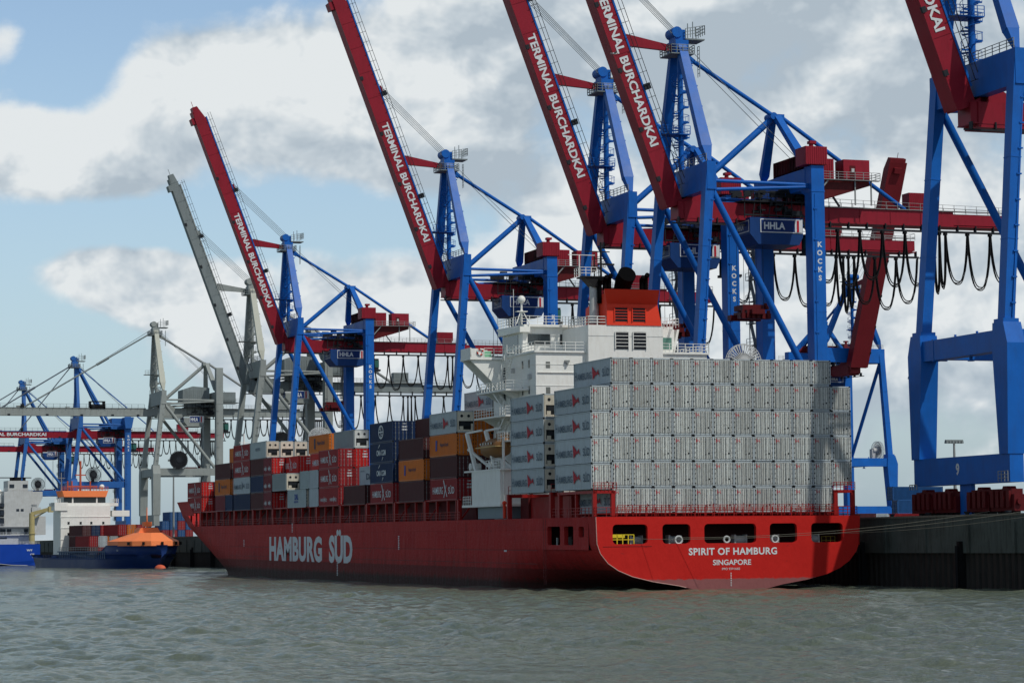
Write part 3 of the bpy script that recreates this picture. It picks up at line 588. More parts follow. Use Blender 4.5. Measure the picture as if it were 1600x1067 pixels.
    for x, h, r in ((-1.9, 38.5, .28), (-1.3, 38.7, .3), (3.1, 38.6, .26), (3.7, 38.9, .3), (-2.6, 38.2, .3)): p.tube((x, ya + 2, 35.5), (x, ya + 2, h), r, 10); p.tube((x, ya + 2, h), (x, ya + 1.3, h + .35), r, 10)
    p.build('exhaust_pipe', mat('soot_black', (.003, .003, .0035), .8, spec=.03), ship)
    a = MB(); a.tube((-3.0, ya + 3, 33), (-3.0, ya + 3, 38.0), .62, 12, .55); a.build('radar_mast', OFFW, ship)
    a = MB(); a.prism([(-4.9, ya + 1.8, 38.75), (-1.2, ya + 1.8, 38.75), (-1.2, ya + 4.2, 38.75), (-4.9, ya + 4.2, 38.75)], (0, 0, .2)); a.prism([(-4.5, ya + 1.9, 38.7), (-1.3, ya + 1.9, 38.7), (-2.5, ya + 1.9, 37.6), (-3.4, ya + 1.9, 37.6)], (0, 1.8, 0))
    a.tube((-2.0, ya + 3, 38.7), (-2.0, ya + 3, 43.4), .14, 6); a.tube((-2.9, ya + 3, 38.7), (-2.9, ya + 3, 42), .09, 6); a.beam((-4.2, ya + 3, 42.2), (-.8, ya + 3, 42.2), .12, .12); a.beam((-2.4, ya + 3, 40.6), (-.2, ya + 3, 40.6), .22, .22); a.beam((-2.9, ya + 3, 41.3), (-1.2, ya + 3, 41.3), .12, .12)
    for k in range(6): a.beam((-2.9, ya + 3, 38.9 + k * .5), (-2.0, ya + 3, 38.9 + k * .5 + .25), .07, .07)
    a.build('aerial_platform', mat('mast_black', (.012, .013, .014), .6), ship)
    r = MB(); r.rail([(-5.2, ya + 1.9, 38.95), (-3.0, ya + 1.9, 38.95)], 1.1, .7, .035, 3); r.rail([(-5.2, ya + 4.1, 38.95), (-5.2, ya + 1.9, 38.95)], 1.1, .7, .035, 3); r.beam((-5.3, ya + 2, 38.9), (-5.3, ya + 2, 41.6), .12, .12); r.beam((-6.8, ya + 2, 41.6), (-3.2, ya + 2, 41.6), .08, .08); r.build('mast_railing', WHITE, ship)
    s = MB(); s.tube((-10.5, 38 + 4, 33.3), (-10.5, 42, 36.0), .14, 8); s.sphere((-10.5, 42, 36.5), .52, 10)
    for dx, dy in ((-.9, -.6), (.9, -.6), (0, .9)): s.tube((-10.5 + dx, 42 + dy, 33.3), (-10.5, 42, 35.3), .07, 6)
    s.box(-11.2, -9.8, 41.6, 42.4, 34.9, 35.0); s.tube((-10.9, 44, 33), (-10.9, 44, 38), .04, 5); s.build('satellite_dome', WHITE, ship)
    n = MB(); text_into(n, 'SPIRIT OF HAMBURG', (-10.42, 45.4, 29.95 + .0), (0, -1, 0), (0, 0, 1), 6.5, .5); n.build('name_board', mat('name_black', (.02, .02, .02), .5), ship)
    # port galleries, stairs
    for (z, ya_, yb_, xo) in ((25.9 - 1.4, 36, 50, -14.4), (21.2, 35, 50, -14.8), (18.0, 34, 40, -14.6)):
        q = MB(); q.prism([(xl, ya_, z), (xo, ya_ + 1, z), (xo, yb_ - 1, z), (xl, yb_, z)], (0, 0, .22)); q.prism([(xl, ya_ + 4, z), (xo + .6, ya_ + 4, z), (xl, ya_ + 4, z - 1.4)], (0, .3, 0)); q.prism([(xl, yb_ - 3, z), (xo + .6, yb_ - 3, z), (xl, yb_ - 3, z - 1.4)], (0, .3, 0)); q.build('gallery', WHITE, ship)
        q = MB(); q.rail([(xo, yb_ - 1, z + .2), (xo, ya_ + 1, z + .2), (xl, ya_, z + .2)], 1.1, 1.1, .035, 3); q.build('gallery_railing', WHITE, ship)
    for (a_, b_) in (((-13.4, 38, 29.3), (-13.2, 43, 24.7)), ((-13.4, 44, 24.6), (-13.2, 38.5, 21.4)), ((-13.8, 38, 21.2), (-13.6, 43, 18.2))):
        q = MB(); a_, b_ = Vector(a_), Vector(b_)
        for dx in (-.45, .45): q.beam(a_ + Vector((dx, 0, 0)), b_ + Vector((dx, 0, 0)), .08, .22); q.beam(a_ + Vector((dx, 0, 1)), b_ + Vector((dx, 0, 1)), .06, .06)
        for k in range(15): c = a_ + (b_ - a_) * k / 14; q.box(c.x - .45, c.x + .45, c.y - .13, c.y + .13, c.z - .03, c.z + .03)
        for k in range(5): c = a_ + (b_ - a_) * k / 4; q.beam(c + Vector((-.45, 0, 0)), c + Vector((-.45, 0, 1)), .06, .06)
        q.build('stairway', WHITE, ship)
    # boat station
    q = MB(); q.box(-16.1, -12.2, 34.4, 46.0, 10.2, 14.4); q.box(-16.3, -11.6, 33.8, 49.6, 9.9, 10.2); q.box(-16.2, -11.6, 33.9, 49, 14.4, 14.6); q.build('boat_station', WHITE, ship)
    q = MB(); q.rail([(-16.2, 46.2, 10.2), (-16.2, 49.4, 10.2)], 1.1, .8, .035, 3); q.build('station_railing', WHITE, ship); q = MB(); q.rail([(-16.1, 33.9, 14.6), (-16.1, 40, 14.6)], 1.1, 1.1, .035, 3)
    q.tube((-15.6, 34.5, 10), (-15.6, 34.5, 18.6), .18, 8); q.rail([(-15.8, 33.5, 18.0), (-15.8, 36, 18)], 1.2, .8, .04, 3); q.rail([(-15.8, 33.8, 10.2), (-15.8, 34.3, 10.2)], 1.1, .5, .04, 3)
    q.build('station_railing', WHITE, ship)
    for y in (37, 45):
        q = MB(); q.beam((-14.9, y + 2.8, 14.6), (-15.4, y + 5.2, 19.6), .45, .35); q.beam((-13, y + 1, 14.6), (-15.4, y + 4.6, 17.5), .35, .3); q.tube((-15.2, y + 4.6, 15.2), (-13.8, y + 4.6, 15.2), .5, 10); q.beam((-15.4, y + 5.2, 19.6), (-14.0, y + 3, 19.9), .25, .25); q.build('davit', WHITE, ship)
    q = MB(); q.box(-15.6, -12.5, 34.6, 45, 8.4, 9.9); q.build('store_locker', mat('locker_grey', (.16, .22, .25), .5, .2), ship)
    q = MB(); q.sphere((-15.9, 33.4, 10.3), .28, 8); q.tube((-15.9, 33.4, 8.4), (-15.9, 33.4, 10.2), .2, 8); q.build('ventilator', mat('vent_red', (.7, .05, .02), .4), ship)
superstructure()
def lifeboat():
    t = thing('lifeboat', (102.1, 309.2, 16.3), 'ochre enclosed lifeboat hanging under the gallery beside the white bridge block', 'lifeboat')
    m = MB(); vs = []; fs = []; n = 12; L = 4.3
    for i in range(n + 1):
        y = -L + 2 * L * i / n; w = 1.45 * (1 - abs(y / L) ** 3) ** .5 + .02
        for k in range(14):
            a = 2 * PI * k / 14; vs.append((w * math.cos(a), y, 1.35 + (1.15 if math.sin(a) > 0 else 1.35) * math.sin(a) * (w / 1.45) ** .4))
    for i in range(n):
        for k in range(14): a = i * 14 + k; b = i * 14 + (k + 1) % 14; fs.append((a, b, b + 14, a + 14))
    m.add(vs, fs, True); m.add(vs[:14], [tuple(range(14))]); m.add(vs[-14:], [tuple(range(14))[::-1]]); m.build('boat_shell', LBO, t)
    b = MB(); b.box(-1.5, 1.5, -4.0, 4.0, 1.28, 1.42); b.build('fender_strake', mat('strake', (.5, .35, .15), .6), t)
    b = MB(); b.box(-.6, .6, -3.4, -1.8, 2.2, 3.0); b.build('steering_cupola', LBO, t)
    b = MB()
    for k in range(5): b.box(-1.42, -1.34, -2.4 + k * 1.1, -2.0 + k * 1.1, 1.65, 1.9)
    b.build('boat_window', GLASS, t)
lifeboat()

# ------------------------------------------------------------------ containers
def paint(name, c, rough=.5, dirt=.35, dc=(.05, .03, .02), sc=.9, var=.12): return mat(name, c, rough, dirt, dc, sc, var=var, rnd=.16)
CM = dict(white=paint('box_white', (.43, .49, .52), .5, .42, (.20, .18, .14)), dwhite=mat('box_door_white', (.66, .69, .66), .5, .6, (.22, .19, .12), 2.2, var=.16, rnd=.22), lgrey=paint('box_light_grey', (.36, .43, .44), .5, .3, (.15, .14, .1)),
          cream=paint('box_cream', (.62, .58, .48), .5, .5, (.25, .18, .1)), red=paint('box_red', (.30, .022, .026), .5, .35, (.08, .01, .01)), bred=paint('box_bright_red', (.55, .022, .02), .45, .2, (.2, .01, .01)),
          dred=paint('box_dark_red', (.17, .02, .03), .5, .3, (.06, .01, .01)), brown=paint('box_brown', (.085, .028, .030), .55, .3, (.04, .015, .012)), orange=paint('box_orange', (.62, .17, .025), .5, .3, (.2, .06, .02)),
          navy=paint('box_navy', (.010, .028, .085), .5, .2, (.02, .02, .03)), blue=paint('box_blue', (.02, .09, .25), .5, .3, (.03, .03, .05)), dark=mat('box_gap_dark', (.012, .014, .015), .7))
PEN_BIG = [(-.95, .95), (-.95 + .25, -1.25), (.05, -.15)]; PEN_S1 = [(.1, -.1), (.75, .75), (.55, -.05)]; PEN_S2 = [(.55, .1), (.95, -.95), (.2, -.2)]
def side_text(mb, kind, L, m):
    X, mid = -.035, L / 2; xd, yd = (0, -1, 0), (0, 0, 1)
    def T(s, c, z, w, h, b=.01, mi=0): text_into(mb, s, (X, c, z), xd, yd, w, h, b, m=mi)
    if kind == 'hs':
        T('H', mid + L * .44, 1.36, L * .05, 1.02, .012); T('AMBURG', mid + L * .205, 1.25, L * .39, .80, .012); T('SÜD', mid - L * .37, 1.42, L * .18, 1.1, .012)
        flat(mb, (X, mid - L * .115, 1.45), (0, -1.0, 0), (0, 0, .82), [[(-1.3, 1.0), (-1.05, -1.0), (.15, -.05)], [(.2, -.05), (.75, .45), (.8, -.05), (1.3, -.75), (.9, -.4)], [(-.3, -.28), (-.1, -.42), (.5, -.2), (.2, -.05)]], m=1)
    elif kind == 'hsd':
        for c in (mid + L * .24, mid - L * .24): T('HAMBURG', c + L * .07, 1.0, L * .2, .5); T('SÜD', c - L * .12, 1.0, L * .09, .6); flat(mb, (X, c - L * .05, 1.1), (0, -.5, 0), (0, 0, .5), [PEN_BIG, PEN_S1, PEN_S2], m=1)
    elif kind == 'hsr':
        T('HAMBURG', mid + L * .2, 1.35, L * .38, .95); T('SÜD', mid - L * .30, 1.4, L * .22, 1.1)
        flat(mb, (X, mid - L * .08, 1.5), (0, -1, 0), (0, 0, 1), [[(-.9, 1.2), (-.55, 1.15), (.05, .1), (-.2, -.05)], [(-.2, .1), (.1, .0), (.9, -1.0), (.65, -1.05)], [(-.1, -.05), (.05, -.2), (-.55, -1.15), (-.75, -1.1)], [(.1, .05), (.35, .6), (.5, .5), (.2, -.05)]], m=0)
    elif kind == 'hl':
        T('Hapag-Lloyd', mid - L * .1, 1.5, L * .36, .85, .02); flat(mb, (X, mid + L * .2, 1.5), (0, -1, 0), (0, 0, 1), [[(-.45, -.85), (.45, -.85), (.45, .85), (-.45, .85)]], m=1)
    elif kind == 'hl2':
        T('Hapag-Lloyd', mid - L * .05, 1.5, L * .3, .6, .02); flat(mb, (X, mid + L * .24, 1.5), (0, -1, 0), (0, 0, 1), [[(-.4, -.7), (.3, -.7), (.4, .7), (-.3, .7)]], m=1)
    elif kind == 'cma':
        T('CMA CGM', mid, 1.45, L * .40, .8, .03); flat(mb, (X, mid, 1.45), (0, -1, 0), (0, 0, 1), [[(-1.6, .65), (-1.2, .75), (-.5, 1.2), (-.9, 1.15)], [(.3, -1.2), (.7, -1.0), (1.2, -.65), (.9, -.6)]])
    elif kind == 'globe':
        for k in range(20):
            a, b = 2 * PI * k / 20, 2 * PI * (k + 1) / 20
            flat(mb, (X, mid, 1.5), (0, -1, 0), (0, 0, 1), [[(1.35 * math.cos(a), 1.0 * math.sin(a)), (1.35 * math.cos(b), 1.0 * math.sin(b)), (1.05 * math.cos(b), .78 * math.sin(b)), (1.05 * math.cos(a), .78 * math.sin(a))]])
        flat(mb, (X, mid, 1.5), (0, -1, 0), (0, 0, 1), [[(-1.0, -.1), (1, -.1), (1, .1), (-1, .1)], [(-.12, .12), (.12, .12), (.12, .8), (-.12, .8)], [(-.12, -.8), (.12, -.8), (.12, -.12), (-.12, -.12)], [(-.75, .3), (-.3, .3), (-.3, .5), (-.75, .5)], [(.3, -.5), (.75, -.5), (.75, -.3), (.3, -.3)]])
    elif kind == 'dal': T('DAL', mid, 1.75, L * .2, .95, .04); T('REEFER', mid + .2, .95, L * .24, .3, .02)
    elif kind == 'dal2': T('DAL', mid - L * .04, 1.35, L * .42, .95, .04); T('DAL 407721', mid + L * .33, 2.2, L * .2, .2)
    elif kind == 'mark': T('REEFER', mid, 1.6, L * .3, .5)
KIN = {   # colour, door colour, end, length, side text, text colours, description
 'rw': ('white', 'dwhite', 'rdoor', 12.19, 'hs', (TGREY, TRED), 'white refrigerated container'), 'rm': ('white', 'cream', 'unit', 12.19, 'hs', (TGREY, TRED), 'white refrigerated container'),
 'rg': ('lgrey', 'cream', 'unit', 12.19, 'mark', (TGREY, TRED), 'pale grey refrigerated container'), 'rg5': ('lgrey', 'dwhite', 'unit', 12.19, None, None, 'pale grey refrigerated container'),
 'rs': ('lgrey', 'cream', 'unit', 9.9, None, None, 'pale refrigerated container, cooling unit showing'), 'dal': ('lgrey', 'cream', 'door', 12.6, 'dal', (TBLUE, TBLUE), 'pale grey container with blue letters'),
 'dal2': ('white', 'white', 'door', 12.19, 'dal2', (TGREY, TGREY), 'white container with dark letters'), 'w20': ('white', 'cream', 'door', 6.0, None, None, 'short white container'), 'g20': ('lgrey', 'lgrey', 'door', 6.0, None, None, 'short pale grey container'),
 'wl': ('white', 'white', 'door', 13.4, 'hs', (TGREY, TGREY), 'white container'), 'red': ('red', 'red', 'door', 12.19, 'hsr', (TWHITE, TWHITE), 'red container with white lettering'), 'redl': ('red', 'bred', 'door', 13.3, 'hsr', (TWHITE, TWHITE), 'red container with white lettering'),
 'redd': ('red', 'red', 'door', 12.19, 'hsd', (TWHITE, TWHITE), 'red container with two small letterings'), 'rb': ('bred', 'bred', 'door', 12.19, 'hsr', (TWHITE, TWHITE), 'bright red container with white lettering'),
 'dr20': ('dred', 'bred', 'door', 6.06, 'hsd', (TWHITE, TWHITE), 'short dark red container, red doors'), 'drd': ('dred', 'dred', 'door', 8.6, None, None, 'dark red container'),
 'brn': ('brown', 'brown', 'door', 12.19, None, None, 'brown container'), 'brl': ('brown', 'brown', 'door', 13.2, None, None, 'brown container'), 'brs': ('brown', 'brown', 'door', 9.9, None, None, 'brown container'),
 'org': ('orange', 'orange', 'door', 12.19, 'hl2', (TDARK, TBLUE), 'orange container with dark lettering'), 'orl': ('orange', 'orange', 'door', 13.2, 'hl', (TDARK, TDARK), 'orange container with dark lettering'),
 'cma': ('navy', 'navy', 'door', 12.19, 'cma', (TWHITE, TWHITE), 'navy container with white letters'), 'glb': ('navy', 'navy', 'door', 12.19, 'globe', (TWHITE, TWHITE), 'navy container with round white emblem'),
 'nvy': ('navy', 'navy', 'door', 12.19, None, None, 'navy container'), 'nvl': ('navy', 'navy', 'door', 13.4, None, None, 'navy container'), 'nvs': ('navy', 'navy', 'door', 9.9, None, None, 'navy container'), 'nv20': ('navy', 'navy', 'door', 6.0, None, None, 'short navy container'),
 'blu': ('blue', 'blue', 'door', 12.19, None, None, 'blue container'), 'rpl': ('red', 'red', 'door', 12.19, None, None, 'red container'), 'opl': ('orange', 'orange', 'door', 12.19, None, None, 'orange container'), 'wpl': ('white', 'white', 'door', 12.19, None, None, 'white container')}
CH = 2.9; PROTO = {}; NCON = [0]
def container_proto(k):
    col, dcol, end, L, st, tm, desc = KIN[k]; W = 2.438; m = MB()
    reefer = end in ('rdoor', 'unit')
    m.box(.07, W - .07, .12, L - .06, .14, CH - .05)
    dep = .018 if reefer else .05; step = .5 if reefer else .28; n = int((L - .3) / step); y0 = (L - n * step) / 2
    for x, sg in ((.07, -1), (W - .07, 1)):      # pressed side panels
        vs = []; 
        for i in range(n):
            a = y0 + i * step
            for q, d in ((0, 0), (.25, dep), (.5, dep), (.75, 0)): vs += [(x + sg * (d - .0), a + q * step, .16), (x + sg * (d - .0), a + q * step, CH - .12)]
        m.add(vs, [(2 * i, 2 * i + 1, 2 * i + 3, 2 * i + 2) if sg < 0 else (2 * i + 2, 2 * i + 3, 2 * i + 1, 2 * i) for i in range(len(vs) // 2 - 1)])
    for x in (.04, W - .04):
        m.box(x - .04, x + .04, .09, L - .09, 0.02, .16); m.box(x - .04, x + .04, .09, L - .09, CH - .13, CH - .01)
        for y in (.05, L - .05): m.box(x - .045, x + .045, y - .05, y + .05, .1, CH - .1)
    m.box(.08, W - .08, 0.01, .1, .02, .17); m.box(.08, W - .08, .01, .1, CH - .15, CH - .01); m.box(.08, W - .08, L - .07, L - .01, .02, CH - .01)
    for x in (-.005, W - .175):
        for y in (-.005, L - .175):
            for z in (0, CH - .12): m.box(x, x + .18, y, y + .18, z, z + .12, m=1)
    m.box(.1, W - .1, .06, .11, .18, CH - .16, m=1)
    t = thing(name='shipping_container'); m.build('container_body', [CM[col], CM['dark']], t)
    if end == 'unit':
        u = MB(); u.box(.14, W - .14, .02, .08, 1.55, CH - .16); u.box(.14, W - .14, .02, .08, .18, .42); u.box(.14, .34, .02, .08, .42, 1.55); u.box(W - .42, W - .14, .02, .08, .42, 1.2)
        u.box(.45, .95, .0, .05, .42, .85); u.build('end_frame', CM[dcol], t)
        u = MB(); u.tube((.75, .0, 2.2), (.75, .04, 2.2), .2, 12); u.tube((1.7, 0, 2.2), (1.7, .04, 2.2), .2, 12); u.tube((.9, .03, 1.1), (.9, .09, 1.1), .35, 12); u.box(1.1, 1.9, .02, .09, .9, 1.3); u.build('cooling_unit', DARK, t)
    else:
        for i in (0, 1):
            d = MB(); a = .13 + i * 1.1; b = a + 1.07
            if end == 'rdoor':
                a += .015; b -= .015; d.box(a, b, .03, .07, .2, CH - .2)
                for q in (.08, .26, .44, .62, .80, .95): d.box(a + q - .03, a + q + .055, -.03, .035, .24, CH - .24)
                for q in (.19, .55, .90): d.box(a + q - .012, a + q + .012, .018, .03, .24, CH - .24, m=1)
            else:
                d.box(a, b, .03, .07, .2, CH - .2)
                for z in (.45, 1.0, 1.55, 2.1, 2.5): d.box(a + .05, b - .05, .005, .035, z - .12, z + .14)
            dd = d.build('door', [CM[dcol], CM['dark']], t)
            r = MB()
            for x in (a + .28, a + .78): r.tube((x, -.06, .12), (x, -.06, CH - .12), .026, 6)
            for x in (a + .28, a + .78):
                for z in (.35, 1.2, 2.0, CH - .35): r.box(x - .07, x + .07, -.055, .02, z - .04, z + .04)
            r.build('locking_bar', STEEL if end != 'rdoor' else mat('grey_bar', (.3, .32, .33), .5, .5), dd)
            h = MB(); hx = a - .02 if i == 0 else b - .04
            for z in (.4, .95, 1.5, 2.0, 2.5): h.box(hx - .01, hx + .09, -.045, .04, z - .07, z + .07)
            if end == 'rdoor' and i == 1:
                for x, z, q in ((a + .25, .75, .09), (a + .62, .85, .10), (a + .8, .6, .05)): h.tube((x, -.045, z), (x, -.03, z), q, 8)
            h.build('door_hardware', CM['dark'], dd)
            if end == 'rdoor' and i == 0:
                g = MB(); flat(g, (a + .4, -.05, 2.35), (.27, 0, 0), (0, 0, .27), [PEN_BIG, PEN_S1, PEN_S2]); g.build('door_emblem', TRED, dd)
            if end == 'door' and k in ('red', 'redl', 'redd', 'rb', 'dr20', 'cma', 'glb') and i == 1:
                g = MB()
                for z in (1.55, 1.95): g.box(a + .15, a + .48, -.012, -.004, z, z + .22); g.box(a + .56, a + .9, -.012, -.004, z, z + .22)
                g.box(a + .2, a + .85, -.012, -.004, 2.45, 2.55); g.build('door_marking', TWHITE, dd)
    if st:
        q = MB(); side_text(q, st, L, 0); q.build('side_lettering', list(tm), t)
    return t
def container(k, x, y, z, label, group, tilt=TR):
    if k not in PROTO: PROTO[k] = container_proto(k); t = PROTO[k]; t['used'] = 1
    else: t = copy_tree(PROTO[k])
    if 'used' in t: del t['used']
    t.location = (x, y, z); t.rotation_euler = (tilt, 0, 0); NCON[0] += 1
    return tag(t, label, 'container', group)
ORD = ['', 'first', 'second', 'third', 'fourth', 'fifth', 'sixth', 'seventh', 'eighth', 'ninth', 'tenth', 'eleventh']
TIER = ['', 'bottom', 'second', 'third', 'fourth', 'fifth', 'top']
RX = lambda r: 100.38 + (r - 1) * 2.49
rng = random.Random(5)
for t_ in range(1, 7):
    for r_ in range(2, 13):
        container('rw', RX(r_) + rng.uniform(-.02, .02), 270.0 + rng.uniform(-.05, .05), 8.75 + (t_ - 1) * 2.93, 'white refrigerated container, %s from the left in the %s tier of the stern wall' % (ORD[r_ - 1], TIER[t_]), 'white containers stacked across the stern')
for t_ in range(1, 5):
    nm = ['', 'bottom', 'second', 'third', 'top'][t_]
    container('rw', RX(1), 270.0, 11.42 + (t_ - 1) * 2.93, 'white refrigerated container with lettered side, %s of the outermost left stack at the stern' % nm, 'white containers in the outer stern stacks')
    container('rw', RX(13), 270.0, 11.75 + (t_ - 1) * 2.88, 'white refrigerated container, %s of the narrow stack at the far right of the stern' % nm, 'white containers in the outer stern stacks')
    container('rm', RX(1), 286.1, 11.42 + (t_ - 1) * 2.93, 'white lettered container, %s of the stack between the bridge block and stern stack' % nm, 'white containers beside the bridge block')
container('nvy', RX(13), 286.4, 23.0, 'dark blue container peeping over the far right white stern stack', 'containers far right of the stern')
FW = [('red', 1, 320.6, 1, 1), ('brn', 1, 320.6, 2, 1), ('org', 1, 320.6, 3, 1), ('rm', 1, 320.6, 4, 1), ('opl', 2, 320.6, 4, 1), ('opl', 2, 320.6, 3, 1), ('brn', 2, 320.6, 2, 1), ('brn', 2, 320.6, 1, 1), ('rm', 3, 320.6, 5, 1), ('opl', 3, 320.6, 4, 1), ('rpl', 3, 320.6, 3, 1),
      ('brn', 1, 335.8, 1, 2), ('org', 1, 335.8, 2, 2), ('brn', 1, 335.8, 3, 2), ('brn', 2, 335.8, 4, 2),
      ('red', 1, 351, 1, 3), ('cma', 1, 351, 2, 3), ('cma', 1, 351, 3, 3), ('glb', 1, 351, 4, 3), ('nvy', 2, 351, 4, 3), ('rpl', 3, 351, 4, 3),
      ('brn', 1, 366.2, 1, 4), ('dal2', 2, 366.2, 2, 4),
      ('redd', 1, 381.4, 1, 5), ('red', 1, 381.4, 2, 5), ('red', 1, 381.4, 3, 5), ('red', 2, 381.4, 2, 5), ('rb', 2, 381.4, 3, 5), ('rg5', 2, 381.4, 4, 5),
      ('w20', 1, 394.0, 1, 6), ('w20', 1, 394.0, 2, 6), ('g20', 1, 400.1, 2, 6), ('dal', 1, 402, 1, 6), ('orl', 2, 396.6, 4, 6), ('rb', 2, 396.6, 3, 6),
      ('rs', 1, 415.6, 2, 7), ('rb', 2, 417.2, 3, 7), ('dr20', 1, 426.0, 1, 7), ('dr20', 1, 426.0, 2, 7), ('dr20', 1, 426.0, 3, 7),
      ('rg', 1, 430.2, 4, 8), ('rg', 2, 430.2, 4, 8), ('rg', 3, 430.2, 4, 8), ('rg', 4, 430.2, 4, 8), ('brs', 1, 432.2, 1, 8), ('nvs', 1, 432.2, 2, 8), ('brs', 1, 432.2, 3, 8),
      ('nvl', 1, 442.6, 1, 9), ('wl', 1, 442.6, 2, 9), ('redl', 1, 442.6, 3, 9), ('redl', 1, 442.6, 4, 9),
      ('nv20', 1, 457.0, 1, 10), ('drd', 1, 463.2, 1, 10), ('orl', 1, 458.9, 2, 10), ('brl', 1, 458.6, 3, 10), ('orl', 2, 457.5, 4, 10),
      ('redl', 1, 484.3, 1, 12), ('redl', 1, 484.3, 2, 12)]
have = {(a[1], a[3], a[4]) for a in FW}
for b_, y_ in enumerate([320.6, 335.8, 351, 366.2, 381.4, 396.6, 411.8, 430.2, 442.6, 457.5, 471, 484.3], 1):
    for t_ in (1, 2):
        bb = min(b_, 11) if b_ != 12 else 12
        if (2, t_, bb) not in have: FW.append((('brn', 'rpl', 'nvy')[(b_ + t_) % 3], 2, y_, t_, bb))  # unseen second-row boxes added to keep sun off the port-side posts
TN = ['', 'bottom', 'second', 'third', 'fourth', 'fifth']; RW = ['', 'ship side', 'second', 'third', 'fourth']
for k, r_, y, t_, b_ in FW:
    container(k, RX(r_), y, 10.97 + (t_ - 1) * 2.93 + TR * (y - 268.6), '%s, %s tier, %s row, bay %s ahead of bridge' % (KIN[k][6], TN[t_], RW[r_], ['', 'one', 'two', 'three', 'four', 'five', 'six', 'seven', 'eight', 'nine', 'ten', 'eleven', 'twelve'][b_]), 'containers forward of the bridge block')

